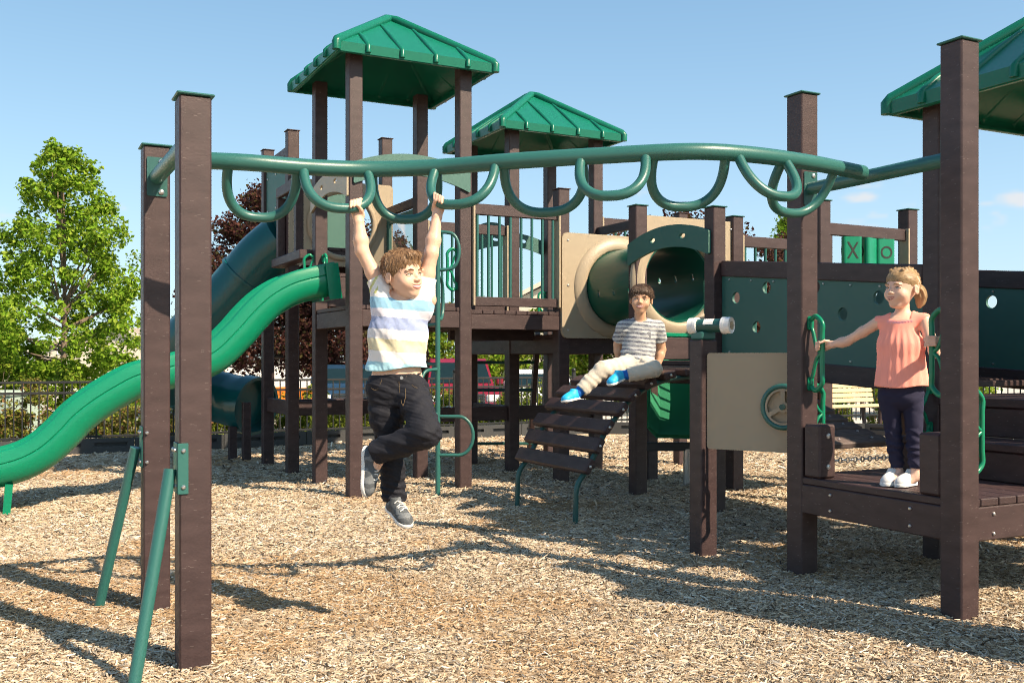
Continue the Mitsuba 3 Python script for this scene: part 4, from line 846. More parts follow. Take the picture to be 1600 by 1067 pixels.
class Head:
    def __init__(self, c, s, R): self.c, self.s, self.R = np.asarray(c, float), s, R
    def w(self, p): return self.c + self.s * (np.asarray(p, float) @ self.R.T)
    def l(self, p): return ((p - self.c) @ self.R) / self.s
    def skull(self, q): return smin(d_ell(q, (0, .045, .135), (.355, .43, .365)), d_ell(q, (0, -.09, -.13), (.285, .30, .33)), .12)
    def field(self, q):
        d = self.skull(q)
        d = smin(d, d_ell(q, (0, -.235, -.385), (.125, .12, .10)), .10)
        for s in (-1, 1):
            d = smin(d, d_ell(q, (s * .165, -.235, -.15), (.13, .125, .12)), .09)
            d = -smin(-d, d_ell(q, (s * .150, -.440, .002), (.082, .072, .042)), .05)
            d = smin(d, d_ell(q, (s * .135, -.345, .085), (.10, .05, .028)), .05)
            d = smin(d, d_ell(q, (s * .150, -.312, .0), (.066, .055, .052)), .02)
            ear = d_ell(q @ np.array([[1, 0, 0], [0, .96, -.28], [0, .28, .96]]), (s * .375, .055, -.035), (.035, .085, .125)); ear = -smin(-ear, d_ell(q, (s * .415, .03, -.02), (.03, .042, .075)), .02)
            d = smin(d, ear, .03)
        d = smin(d, d_cap(q, (0, -.375, .02), .028, (0, -.440, -.110), .042), .05)
        for s in (-1, 1): d = smin(d, d_ell(q, (s * .052, -.41, -.125), (.036, .045, .03)), .03)
        d = smin(d, d_ell(q, (0, -.338, -.255), (.13, .055, .075)), .07)
        xs = q[:, 0]; line = -.245 + 1.6 * xs ** 2
        d = d + .018 * np.exp(-((q[:, 2] - line) / .013) ** 2) * (np.abs(xs) < .115) * (q[:, 1] < -.2)
        return d
    def full(self, p): return self.s * self.field(self.l(p))
    def surf(self, x, z):
        y = np.full(1, -.62)
        for _ in range(40): y = y + self.field(np.array([[x, y[0], z]])) * .9
        return y[0]
    def face_parts(self, key, iris, brow, lips, smile=True, lid='skin'):
        def pt(x, z, o=0): return self.w((x, self.surf(x, z) - o, z))
        s = self.s
        for sd in (-1, 1):
            c = pt(sd * .150, .0, -.036); m = trimesh.creation.icosphere(3, .045 * s); m.apply_scale([1, 1, 1]); q = m.vertices @ np.diag([1.3, .9, .44]) @ self.R.T; m.vertices = q + c
            k = part(key, 'eye', m, 'eye_white', True)
            f = pt(sd * .148 , -.001, .0035); part(k, 'iris', tube([f + self.R[:, 1] * .006 * 1, f], [.019 * s, .019 * s], 14), iris, 40)
            P = [pt(sd * x, z, .004) for x, z in ((.090, .002), (.115, .020), (.15, .025), (.19, .016), (.222, -.004))]
            part(k, 'lashes', tube(spline(P, 4), .0085 * s, 6), 'lash', True)
            P = [pt(sd * x, z, .006) for x, z in ((.07, .082), (.12, .100), (.18, .098), (.235, .068))]
            part(key, 'eyebrow', tube(spline(P, 4), np.r_[np.linspace(.012, .017, 7), np.linspace(.016, .006, 6)] * s, 6), brow, True)
        mw = .150 if smile else .112
        line = lambda x, o: -.245 + 1.6 * x * x + o
        up = [pt(x, line(x, .018), .002) for x in np.linspace(-mw, mw, 9)]; lo = [pt(x, line(x, -.036 - (.012 if smile else 0) + .034 * (x / mw) ** 2), .002) for x in np.linspace(-mw * .88, mw * .88, 9)]
        wdt = np.sin(np.linspace(.25, np.pi - .25, 9))
        part(key, 'lips', cat([tube(up, .013 * s * wdt, 8), tube(lo, .017 * s * wdt, 8)]), lips, True)
        if smile:
            te = [pt(x, line(x, -.012), .0012) for x in np.linspace(-.120, .120, 9)]; part(key, 'teeth', tube(te, .015 * s * np.sin(np.linspace(.4, np.pi - .4, 9)), 8), 'eye_white', True)
def hand_grip(F, wrist, c, t, f, u, s=1.0, thumb=1, skip=()):
    """a hand that closes round a bar: c point of the bar's axis, t along the bar, u from wrist to bar, f the side the fingertips end on"""
    t, f, u = nrm(t), nrm(f), nrm(u); r = .0335
    kn = []
    for i in range(4):
        o = c + t * (i - 1.5) * .0175 * s; ln = (.94, 1.06, 1.0, .84)[i] if thumb < 0 else (.84, 1.0, 1.06, .94)[i]; rr = .0088 * s
        k0 = o - f * r * .98 - u * .006; k1 = o - f * r * .50 + u * r * .95; k2 = o + f * r * .55 * ln + u * r * .90; k3 = o + f * r * 1.02 + u * r * .05 * (2 - ln)
        kn.append(k0)
        for (a, b, ra, rb) in ((k0, k1, rr * 1.08, rr), (k1, k2, rr, rr * .95), (k2, k3, rr * .95, rr * .82)): F.cap(a, ra, b, rb, .0022)
    for k0 in kn: F.cap(wrist, .019 * s, k0, .0118 * s, .012)
    F.ell((wrist * .45 + (kn[1] + kn[2]) / 2 * .55), np.array([.030, .030, .030]) * s * .8, k=.015)
    b0 = wrist * .62 + c * .38 + t * thumb * .026 * s; b1 = c - u * r * .75 + f * r * .55 + t * thumb * .030 * s; b2 = c + f * r * 1.08 - u * .004 + t * thumb * .018 * s
    F.cap(b0, .0125 * s, b1, .0105 * s, .008).cap(b1, .0105 * s, b2, .0085 * s, .003)
    return F
def hand_flat(F, wrist, d, side, n, s=1.0, thumb=1):
    """a hand pressed flat: d towards the fingertips, side across, n up off the surface"""
    d, side, n = nrm(d), nrm(side), nrm(n)
    for i in range(4):
        k0 = wrist + d * .058 * s + side * (i - 1.5) * .0175 * s; ln = (.040, .050, .053, .045)[i] * s; sp = side * (i - 1.5) * .006
        k1 = k0 + d * ln * .55 + sp + n * .006; k2 = k0 + d * ln + sp * 1.6 - n * .004
        F.cap(wrist, .018 * s, k0, .0115 * s, .012).cap(k0, .0092 * s, k1, .0086 * s, .002).cap(k1, .0086 * s, k2, .0072 * s, .002)
    b = wrist + d * .025 * s + side * thumb * .026 * s; F.cap(wrist, .016 * s, b, .012 * s, .01).cap(b, .0115 * s, b + d * .028 * s + side * thumb * .016 * s, .0088 * s, .003)
    return F
def shoe(key, heel, toe, up, ln_w, mats, laces=True, name='shoe', ankle=None, h=.0042):
    """heel, toe: points at sole level; up: towards the ankle"""
    heel, toe = np.asarray(heel, float), np.asarray(toe, float); d = nrm(toe - heel); up = nrm(np.asarray(up, float) - d * (np.asarray(up) @ d)); s = np.cross(d, up); L = np.linalg.norm(toe - heel)
    Rm = np.stack([d, s, up], 1); g = lambda x, y, z: heel + d * x + s * y + up * z; w = ln_w
    F = Field().ell(g(.18 * L, 0, .030), (.19 * L, w * .82, .048), Rm).ell(g(.55 * L, 0, .026), (.30 * L, w * .95, .040), Rm, .03).ell(g(.80 * L, 0, .020), (.20 * L, w, .034), Rm, .03)
    F.cap(g(.22 * L, 0, .03), w * .78, g(.24 * L, 0, .078), w * .74, .02).cap(g(.3 * L, 0, .05), w * .6, g(.55 * L, 0, .045), w * .5, .03)
    F.cut(g(0, 0, .014), -up, .002).cut(g(.24 * L, 0, .088), nrm(up - d * .35), .002)
    lo, hi = bounds([g(-.1 * L, -w, -.01), g(1.1 * L, w, .1), g(-.1 * L, w, .1), g(1.1 * L, -w, -.01), g(-.1 * L, -w, .12), g(1.1 * L, w, -.02)], .02)
    k = part(key, name, mesh_field(F, lo, hi, h), mats[0], True)
    G = Field().ell(g(.18 * L, 0, .01), (.205 * L, w * .92, .05), Rm).ell(g(.55 * L, 0, .01), (.32 * L, w * 1.0, .05), Rm, .03).ell(g(.80 * L, 0, .01), (.215 * L, w * 1.08, .05), Rm, .03)
    G.cut(g(0, 0, .0), -up, .003).cut(g(0, 0, .020), up, .003)
    part(k, 'sole', mesh_field(G, lo, hi, h), mats[1], True)
    if laces:
        ps = []
        for i in range(4):
            x = .40 + .085 * i; q = [g(x * L, yy * w, 0) for yy in (-.55, -.2, .2, .55)]
            out = []
            for yy in np.linspace(-.6, .6, 7):
                o = g(x * L + (.02 * L if (yy > 0) == (i % 2) else -.01 * L), yy * w, .12)
                for _ in range(24): o = o - up * F(o[None])[0] * .8
                out.append(o + up * .002)
            ps.append(tube(out, .0032, 6))
        part(k, 'laces', cat(ps), mats[2], True)
    return k
def wrk(amp, fx, fy, fz, seed=0, R=None):
    return lambda p: amp * (meshkit.fbm((p if R is None else p @ R) * [fx, fy, fz], 3, seed) - .5) * 2
def hair_mesh(key, H, thick, region, mat, noise_amp=.03, h=.0035, seed=2, extra=None, name='hair', flow=(9, 3, 14), pal=None, pole=(0, .25, 1), edge=.15, nstrand=900, lift=.14, flowdir=1, ln_strand=1.0):
    pz = nrm(pole); px_ = nrm(np.cross(pz, [0.3, 1, .2])); py_ = np.cross(pz, px_)
    def strand(q, fa, fr):
        v = q - np.array([0, .05, .08]); v = v / np.maximum(np.linalg.norm(v, axis=1, keepdims=True), 1e-9); c = v @ pz; th = np.arccos(np.clip(c, -1, 1)); sw = .5 * th
        a = np.arctan2(v @ py_, v @ px_) + sw; R_ = np.sin(th) * .9 + .1
        return np.stack([np.cos(a) * fa * R_, np.sin(a) * fa * R_, th * fr], -1)
    def f(p):
        q = H.l(p); r = region(q) + edge * (meshkit.noise(strand(q, 26, 1.0), seed + 3) - .5); tp = np.clip(-r / .16, .10, 1) ** .7
        d = H.skull(q) - thick(q) * tp + noise_amp * tp * (meshkit.fbm(strand(q, 9, 1.6) + 31, 3, seed) - .5) * 2
        d = np.maximum(d, r)
        if extra: d = smin(d, extra(q), .04)
        return d * H.s * .8
    lo, hi = bounds([H.w((sx * .52, sy * .62, sz * .62)) for sx in (-1, 1) for sy in (-1, 1) for sz in (-1, 1)], .0)
    m = mesh_field(f, lo, hi, h, 1); q = H.l(m.vertices)
    n = meshkit.fbm(strand(q, 11, 1.2) + 5, 3, seed)[:, None] * .45 + meshkit.noise(strand(q, 34, 2.2), seed + 1)[:, None] * .55
    pal = np.array(pal); n = np.clip((n - .25) / .5, 0, 1); col = pal[0] * (1 - n) + pal[1] * n
    k = part(key, name, m, 'hair_col', True, color=col)
    g = np.random.default_rng(seed + 40); vn = trimesh.Trimesh(m.vertices, m.faces, process=False).vertex_normals; ok = np.where((q[:, 2] > -.30) & ((vn @ H.R)[:, 1] > -.75) | (q[:, 2] > .2))[0]
    ok = ok[[False if H.skull(q[i:i + 1])[0] < .012 else True for i in ok]]; st, sc_ = [], []
    for i in g.choice(ok, min(nstrand, len(ok)), replace=False):
        v = nrm(q[i] - np.array([0, .05, .08])); d = flowdir * (pz - v * (pz @ v)); d = nrm(-d + g.normal(0, .22, 3)); dw, nw = H.R @ d, vn[i]; dw = nrm(dw - nw * (dw @ nw)); L_ = H.s * g.uniform(.09, .20) * ln_strand
        a = m.vertices[i] - nw * .001; P = [a, a + dw * L_ * .5 + nw * L_ * lift * 1.0, a + dw * L_ + nw * L_ * lift * g.uniform(.4, 1.6)]
        t = tube(P, [.0013, .0012, .0004], 4); st.append(t); c = pal[0] + (pal[1] * 1.1 - pal[0]) * g.uniform(0, 1); sc_.append(np.repeat(c[None], len(t.vertices), 0))
    part(k, 'strands', cat(st), 'hair_col', kind='stuff', color=np.vstack(sc_))
    return k

bsdf('skin', prin((.65, .415, .305), .48, .35)); bsdf('skin_fair', prin((.70, .455, .355), .48, .35)); bsdf('skin_tan', prin((.56, .33, .215), .48, .35))
bsdf('eye_white', prin((.74, .71, .68), .25, .5)); bsdf('iris_brown', prin((.05, .028, .015), .2, .5)); bsdf('iris_blue', prin((.09, .12, .15), .2, .5)); bsdf('lash', prin((.03, .017, .012), .7, .2))
bsdf('lip_pink', prin((.44, .15, .13), .45, .35)); bsdf('brow_brown', prin((.13, .07, .035), .8, .2)); bsdf('brow_fair', prin((.33, .21, .12), .8, .2)); bsdf('brow_dark', prin((.06, .033, .022), .8, .2))
bsdf('hair_col', prin({'type': 'mesh_attribute', 'name': 'vertex_color'}, .5, .45))
bsdf('cloth_col', prin({'type': 'mesh_attribute', 'name': 'vertex_color'}, .9, .2, sheen=.3))
bsdf('denim', prin(proc(lambda p, n, uv: mix((.006, .007, .011), (.018, .019, .028), noise(p.x * 500, p.y * 500, p.z * 700) * .5 + .5 * fbm(p.x * 30, p.y * 30, p.z * 30, 3))), .8, .3, sheen=.3))
bsdf('stitch', prin((.20, .14, .08), .8, .2)); bsdf('shoe_grey', prin(proc(lambda p, n, uv: mix((.075, .085, .095), (.15, .165, .18), dr.select(fbm(p.x * 26, p.y * 26, p.z * 40, 2) > .54, 1.0, 0.0))), .6, .3)); bsdf('rubber_white', prin((.72, .72, .70), .5, .4)); bsdf('lace', prin((.60, .60, .60), .8, .2))
bsdf('khaki', prin((.56, .51, .43), .9, .2, sheen=.2)); bsdf('shoe_blue', prin((.02, .40, .74), .5, .4)); bsdf('shoe_blue_dark', prin((.012, .12, .46), .6, .3)); bsdf('navy', prin((.022, .022, .050), .85, .25, sheen=.3)); bsdf('canvas_white', prin((.60, .61, .63), .8, .2)); bsdf('hairtie', prin((.02, .03, .22), .7, .3))

def loop_grip(i, j):
    """a point on the low run of loop i and the bar's direction there"""
    q = LOOP_PTS[i]; return q[j], nrm(q[j + 1] - q[j - 1])

# ---- the boy hanging from the ladder
def boy_hanging():
    key = thing('person', 'boy in a pastel striped T-shirt and dark jeans hanging from the overhead ladder', 'person')
    # L: a sketching raster in the plane of the figure (3.1 mm steps), dy = depth from that plane in metres
    X0, Y0 = -.557, 4.80
    L = lambda px, py, dy=0.: np.array([X0 + (px - 620) * .003097, Y0 + dy, 1.30 - (py - 560) * .003097])
    gR, tR = loop_grip(1, 23); gL, tL = loop_grip(3, 14)
    H = Head(L(630.5, 432, -.02), .228, frame(50, -9, 4))
    B = Field()
    # trunk
    B.ecap(L(623, 478, .01), (.118, .066), L(622, 530, .01), (.110, .066), (1, 0, 0)).ecap(L(622, 530, .01), (.110, .066), L(619, 590, .01), (.112, .072), (1, 0, 0), .03).ecap(L(619, 590, .01), (.112, .074), L(621, 612, .015), (.108, .08), (1, 0, 0), .03)
    B.cap(L(626, 474, .02), .043, L(629, 450, .0), .040, .02)
    # arms
    sR, eR, wR = L(599, 458, .01), L(566, 390, .0), None
    for (sh, el, g, tt, wd) in ((L(600, 460, .01), L(565, 392, .01), gR, tR, -1), (L(661, 462, .01), L(674, 396, .0), gL, tL, 1)):
        u = nrm(g - el); wr = g - u * .072 + np.array([0, .016, 0]); B.cap(sh + np.array([-.02 * wd * -1, 0, -.02]), .044, sh + (el - sh) * .25, .037, .03).cap(sh, .040, sh + (el - sh) * .5, .035, .02).cap(sh + (el - sh) * .5, .035, el, .032, .02)
        B.cap(el, .033, el + (wr - el) * .35, .035, .015).cap(el + (wr - el) * .35, .035, wr, .0235, .015)
        t = tt if tt[0] > 0 else -tt; hand_grip(B, wr, g, t, np.array([0, -1, 0.]) - t * t[1] * -1 * 0, np.array([0, 0, 1.]), 1.0, thumb=-wd)
    # legs
    hR, kR, aR = L(598, 612, .02), L(607, 692, .03), L(613, 780, .06)
    hL, kL, aL = L(643, 612, .01), L(671, 672, -.19), L(600, 704, -.09)
    for (a, b, c) in ((hR, kR, aR), (hL, kL, aL)):
        B.cap(a, .072, b, .048, .03).cap(b, .050, b + (c - b) * .3, .048, .02).cap(b + (c - b) * .3, .048, c, .032, .02)
    B.cap(aR, .033, L(632, 803, .0), .028, .02).cap(aL, .033, L(577, 748, -.06), .027, .02)
    B.fn(H.full, .012)
    body = mesh_field(B, *bounds([L(545, 290, .1), L(700, 830, -.3), L(545, 290, -.3), L(700, 830, .16)], .0), .0038)
    scene[key] = mikit.ply(body, 'skin', True)
    H.face_parts(key, 'iris_brown', 'brow_brown', 'lip_pink')
    hair_mesh(key, H, lambda q: .040 + .050 * np.clip(q[:, 2] / .45, 0, 1), lambda q: np.maximum(np.maximum(.205 - (q[:, 1] + .36) * .62 - q[:, 2], -(q[:, 2] + .34)), np.where(np.abs(q[:, 0]) > .2, (q[:, 1] < .12) * (.03 - q[:, 2]) + (q[:, 1] < -.12) * (.10 + (-.12 - q[:, 1]) * 1.0 - q[:, 2]), -1)) , 'hair_col', .014, pal=((.105, .058, .030), (.255, .150, .076)), flow=(16, 5, 13), ln_strand=.66, lift=.08, nstrand=1100,
              extra=lambda q: d_ell(q + .010 * np.sin(q[:, :1] * 70), (.03, -.27, .40), (.26, .15, .11)))
    # T-shirt
    Sh = Field().ecap(L(624, 474, .01), (.128, .074), L(622, 520, .005), (.136, .082), (1, 0, 0)).ecap(L(622, 520, .005), (.136, .082), L(619, 600, .0), (.156, .100), (1, 0, 0), .03)
    for (sh, el, wd) in ((L(600, 462, .01), L(565, 392, .01), -1), (L(661, 464, .01), L(674, 396, .0), 1)):
        d = nrm(el - sh); Sh.cap(sh + np.array([0, 0, -.055]) + np.array([wd * -.01, 0, 0]), .062, sh + d * .02, .052, .035).cap(sh + d * .0, .050, sh + d * .095, .047, .02)
    Sh.cap(L(625, 470, .01), .062, L(627, 462, .01), .058, .03)
    Sh.wrinkle(lambda p: .0075 * (meshkit.fbm(p @ np.array([[26, 4, 0], [4, 14, 0], [10, 0, 9.]]), 3, 4) - .5) * 2 + .004 * np.sin((p[:, 0] * 46 + p[:, 2] * 34) + 3 * meshkit.noise(p * 9, 2)) * np.clip((1.52 - p[:, 2]) * 5, .2, 1))
    for (sh, el) in ((L(600, 462, .01), L(565, 392, .01)), (L(661, 464, .01), L(674, 396, .0))):
        d = nrm(el - sh); Sh.sub(lambda p, sh=sh, d=d: np.maximum(-((p - sh - d * .095) @ d), np.linalg.norm(p - sh - d * .1, axis=1) - .13), .003)
    hemz = lambda p: p[:, 2] - (L(620, 577)[2] + .012 * np.sin((p[:, 0] - X0) * 16) - .05 * (p[:, 0] - X0 + .0) * .3)
    Sh.sub(hemz, .003); Sh.sub(lambda p: d_ell(p, L(629, 456, -.03), (.062, .075, .052)), .006)
    m = mesh_field(Sh, *bounds([L(550, 400, -.2), L(690, 600, .2)], .02), .0042, 1)
    v = m.vertices; z = v[:, 2] + .012 * np.sin((v[:, 0] - X0) * 7); x = v[:, 0] - X0
    zs = lambda py: 1.30 - (py - 560) * .003097
    col = np.full((len(v), 3), .74); col[:, 2] = .745
    def band(a, b, c, w=1.0):
        k = (z < zs(a)) & (z > zs(b)) & (w > 0); g = meshkit.fbm(v * [90, 90, 220], 2, 6)[:, None]; cc = np.array(c)
        col[k] = (cc * (.8 + .4 * g) * .85 + .74 * .15)[k]
    out_arm = (x < -.075) | (x > .10)
    band(467, 484, (.20, .47, .68)); band(497, 516, (.23, .30, .53)); band(484, 497, (.66, .65, .76)); band(531, 550, (.62, .56, .36)); band(516, 531, (.70, .70, .74)); band(567, 584, (.30, .60, .72))
    ar = (x < -.085) & (z > zs(462)); g = np.abs(((x + .085) * 1.0 - (z - zs(462)) * .55) % .035 - .0175) < .006; col[ar & g] = (.52, .55, .22)
    part(key, 't_shirt', m, 'cloth_col', True, color=np.clip(col, 0, .8))
    # jeans
    J = Field().ecap(L(618, 588, .01), (.124, .086), L(620, 612, .015), (.128, .092), (1, 0, 0))
    J.cap(hR, .086, L(603, 650, .025), .080, .03).cap(L(603, 650, .025), .080, kR, .066, .03).cap(kR, .066, L(611, 740, .045), .058, .02).cap(L(611, 740, .045), .058, L(614, 784, .06), .060, .02)
    J.cap(hL, .086, kL, .070, .03).cap(kL, .069, kL + (aL - kL) * .5, .062, .02).cap(kL + (aL - kL) * .5, .062, L(592, 703, -.09), .058, .02)
    J.wrinkle(lambda p: .011 * (meshkit.fbm(p @ np.array([[12, 10, 8], [12, 14, 0], [24, -10, 30.]]), 3, 8) - .5) * 2)
    J.wrinkle(lambda p: .0055 * np.sin(150 * (p[:, 2] + .35 * (p[:, 0] - X0)) + 5 * meshkit.noise(p * 14, 5)) * np.exp(-((p[:, 2] - L(0, 765)[2]) / .05) ** 2))
    J.wrinkle(lambda p: .006 * np.sin(120 * (p[:, 2] * .6 - .8 * (p[:, 0] - X0)) + 4 * meshkit.noise(p * 12, 7)) * np.exp(-(np.linalg.norm(p - L(640, 640, -.08), axis=1) / .09) ** 2))
    J.cut(L(618, 584.5, 0), (-.06, 0, 1), .003).cut(L(613, 784, .06), (0, .15, -1), .003)
    dl = nrm(aL - kL); J.sub(lambda p: np.maximum(-((p - L(590, 702, -.085)) @ dl), np.linalg.norm(p - L(588, 704, -.085), axis=1) - .10), .003)
    mj = mesh_field(J, *bounds([L(565, 575, -.34), L(700, 800, .2)], .02), .0042, 1)
    k = part(key, 'jeans', mj, 'denim', True)
    def on(F, px, py):
        o = L(px, py, -.5)
        for _ in range(60): o = o + np.array([0, 1, 0]) * F(o[None])[0] * .8
        return o - np.array([0, .0012, 0])
    for nm, P in (('fly_stitch', ((626, 596), (627, 612), (630, 624), (634, 632), (637, 620), (637, 606))), ('pocket_stitch', ((575, 594), (583, 606), (592, 608), (598, 597), (599, 592))), ('pocket_stitch', ((646, 601), (654, 605), (664, 603)))):
        part(k, nm, tube(spline([on(J, *q) for q in P], 4), .0010, 5), 'stitch')
    part(k, 'waist_button', tube([on(J, 630, 590), on(J, 630, 590) - [0, .004, 0]], .008, 12), 'steel', 40)
    # sneakers
    upR = nrm(np.array([.35, -.55, .75])); shoe(key, L(603, 796, .075), L(641, 822, -.06), upR, .036, ('shoe_grey', 'rubber_white', 'lace'))
    shoe(key, L(571, 697, -.05), L(573, 772, -.085), np.array([1.0, -.35, 0]), .036, ('shoe_grey', 'rubber_white', 'lace'))
    return key
boy_hanging()

def girl_standing():
    key = thing('person', 'girl in a coral sleeveless top and navy leggings standing on the low deck', 'person')
    X0, Y0 = 2.145, 5.45; m_ = .003516
    L = lambda px, py, dy=0.: np.array([X0 + (px - 1410) * m_, Y0 + dy, 1.30 - (py - 560) * m_])
    H = Head(L(1407, 452.5, -.02), .222, frame(-60, 3, 0)); side = nrm([.86, -.50, 0])
    B = Field()
    B.cap(L(1394, 497, .04), .024, L(1428, 495, -.03), .024, .03).ecap(L(1408, 506, .01), (.100, .060), L(1408, 556, .0), (.092, .066), side).ecap(L(1408, 556, .0), (.092, .066), L(1409, 612, .0), (.098, .078), side, .03)
    B.cap(L(1411, 496, .01), .040, L(1411, 476, .01), .036, .02)
    gR = np.array([*W(P4[0], P4[1] - PW - .10), 1.30 - (540 - 560) * 5.8 / 1550]); gL = np.array([*W(P3[0], P3[1] + PW + .10), 1.30 - (535 - 560) * 5.1 / 1550])
    up = np.array([0, 0, 1.])
    sR, eR = L(1381, 503, .08), L(1347, 532, .24); uR = nrm(gR - eR); wR = gR - uR * .062 + up * -.004
    sL, eL = L(1437, 501, -.06), L(1444, 552, -.13); uL = nrm(gL - eL); wL = gL - uL * .062
    for (sh, el, wr) in ((sR, eR, wR), (sL, eL, wL)):
        B.cap(sh, .034, sh + (el - sh) * .5, .028, .02).cap(sh + (el - sh) * .5, .028, el, .0255, .02).cap(el, .026, el + (wr - el) * .35, .0275, .015).cap(el + (wr - el) * .35, .0275, wr, .0185, .015)
    fR = nrm(np.cross(up, uR)); fR = fR if fR[1] < 0 else -fR; hand_grip(B, wR, gR, up, fR, uR, .80, thumb=1)
    fL = nrm(np.cross(up, uL)); fL = fL if fL[0] < 0 else -fL; hand_grip(B, wL, gL, up, fL, uL, .80, thumb=1)
    hR, kR, aR = L(1391, 618, .02), L(1399, 672, .035), L(1407, 738, .04); hL, kL, aL = L(1424, 616, -.01), L(1425, 670, -.03), L(1427, 742, -.035)
    for (a, b, c) in ((hR, kR, aR), (hL, kL, aL)): B.cap(a, .046, b, .032, .02).cap(b, .032, b + (c - b) * .35, .031, .015).cap(b + (c - b) * .35, .031, c, .024, .01)
    B.cap(aR, .027, L(1392, 752, -.02), .022, .02).cap(aL, .027, L(1406, 756, -.045), .022, .02)
    B.fn(H.full, .012)
    scene[key] = mikit.ply(mesh_field(B, *bounds([gR, gL, L(1380, 415), L(1450, 765), L(1380, 765, .1)], .10), .004), 'skin_fair', True)
    H.face_parts(key, 'iris_blue', 'brow_fair', 'lip_pink', smile=False)
    pal = ((.17, .10, .048), (.43, .295, .16))
    pt = [(.0, .47, .10), (.0, .60, .08), (-.01, .70, -.05), (-.02, .74, -.22), (-.02, .69, -.42)]
    def braid(q):
        d = np.full(len(q), 9.)
        for sx in (-1, 1):
            for i in range(8):
                t = i / 7; th_ = -.62 + t * 2.0; c = (sx * (.165 - .06 * t) , .045 + .455 * np.sin(th_), .135 + .375 * np.cos(th_))
                d = np.minimum(d, d_ell(q, c, (.050, .048, .044)))
        return d
    hair_mesh(key, H, lambda q: .030 + .012 * np.clip(q[:, 2] / .4, 0, 1), lambda q: np.maximum(np.maximum(.150 - (q[:, 1] + .34) * .30 - q[:, 2], -(q[:, 2] + .26)), np.where(np.abs(q[:, 0]) > .2, (q[:, 1] < .10) * (.03 - (q[:, 1] + .0) * .25 - q[:, 2]), -1)), 'hair_col', .012, pal=pal, pole=(0, 1, .12), edge=.06, extra=braid, nstrand=700, lift=-.04, flowdir=-1, ln_strand=.42)
    Pt = spline([H.w(p) for p in pt], 5); n_ = len(Pt); rad = np.interp(np.arange(n_) / (n_ - 1), [0, .2, .6, .85, 1], [.020, .024, .034, .026, .008])
    m = tube(Pt, rad, 40); ang = np.tile(np.arange(40), n_); m.vertices[:-2] += (m.vertices[:-2] - np.repeat(Pt, 40, 0)) * (.22 * (meshkit.noise(np.c_[ang * .9, np.repeat(np.arange(n_), 40) * .12, 0 * ang], 3) - .5) * 2)[:, None]
    nn = meshkit.noise(np.c_[np.arange(len(m.vertices)) % 40 * .8, np.arange(len(m.vertices)) // 40 * .15, np.zeros(len(m.vertices))], 8)[:, None]
    k = part(key, 'ponytail', m, 'hair_col', True, color=np.array(pal[0]) * (1 - nn) + np.array(pal[1]) * nn)
    part(k, 'hair_tie', tube([H.w((0, .48, .10)), H.w((0, .545, .092))], .0235, 14), 'hairtie', 50)
    # top
    Tp = Field().ecap(L(1408, 508, .01), (.106, .070), L(1408, 540, .0), (.116, .088), side).ecap(L(1408, 540, .0), (.116, .088), L(1409, 620, .0), (.150, .120), side, .03)
    for (sh, s_) in ((sR, 1), (sL, 1)): Tp.cap(sh + np.array([0, 0, .004]), .036, L(1409, 508, .01), .050, .02)
    Tp.cap(L(1396, 494, .03), .020, L(1388, 505, .06), .030, .02).cap(L(1424, 492, -.02), .022, L(1434, 503, -.05), .032, .02)
    Tp.wrinkle(lambda p: .0022 * np.sin(np.arctan2((p - L(1408, 560)) @ side, (p - L(1408, 560)) @ np.array([side[1], -side[0], 0])) * 17) * np.clip((1.47 - p[:, 2]) * 14, 0, 1) * np.clip(1 - (1.47 - p[:, 2]) * 1.6, .25, 1))
    Tp.wrinkle(wrk(.007, 9, 9, 6, 5))
    for sh, el in ((sR, eR), (sL, eL)):
        d = nrm(nrm(el - sh) * .9 + nrm(sh - L(1409, 508, .01)) * .5); Tp.sub(lambda p, sh=sh, d=d: np.maximum(-((p - sh - d * .006) @ d), np.linalg.norm(p - sh - d * .04, axis=1) - .085), .004)
    Tp.sub(lambda p: p[:, 2] - (L(0, 604)[2] + .007 * np.sin((p[:, 0] - X0) * 24)), .003)
    fwd = -H.R[:, 1]; fw = nrm([-.5, -.86, 0]); sq = nrm(np.cross(fw, up))
    Tp.sub(lambda p: np.maximum(np.maximum(np.abs((p - L(1408, 490)) @ sq) - .052, -(p[:, 2] - L(0, 499)[2])), (p - L(1408, 490)) @ -fw - .03), .008)
    Tp.sub(lambda p: d_ell(p, L(1411, 480, .01), (.056, .056, .050)), .01)
    m = mesh_field(Tp, *bounds([L(1360, 480, -.2), L(1460, 620, .2)], .04), .004, 1)
    part(key, 'top', m, 'coral', True)
    o0 = L(1408, 503)
    rings = []
    for i in range(-4, 5):
        o = o0 + sq * i * .0145 + fw * .3 + up * (-.006 + abs(i) * .0014)
        for _ in range(60): o = o - fw * max(Tp(o[None])[0], -.01) * .8
        rings.append(trimesh.creation.torus(.0052, .0011, 12, 5).apply_transform(np.r_[np.c_[np.stack([sq, up, fw], 1), o + fw * .0006], [[0, 0, 0, 1]]]))
    part(key, 'embroidery', cat(rings), 'lilac', True, kind='stuff')
    # leggings
    J = Field().ecap(L(1408, 590, .0), (.104, .084), L(1409, 618, .0), (.102, .084), side)
    for (a, b, c) in ((hR, kR, aR), (hL, kL, aL)): J.cap(a, .061, b, .044, .012).cap(b, .044, b + (c - b) * .35, .043, .01).cap(b + (c - b) * .35, .043, c, .034, .006)
    J.wrinkle(lambda p: .0035 * np.sin(140 * p[:, 2] + 6 * meshkit.noise(p * 18, 3) + 30 * (p[:, 0] - X0)) * np.clip((.98 - p[:, 2]) * 8, .15, 1)).wrinkle(wrk(.003, 20, 20, 26, 7))
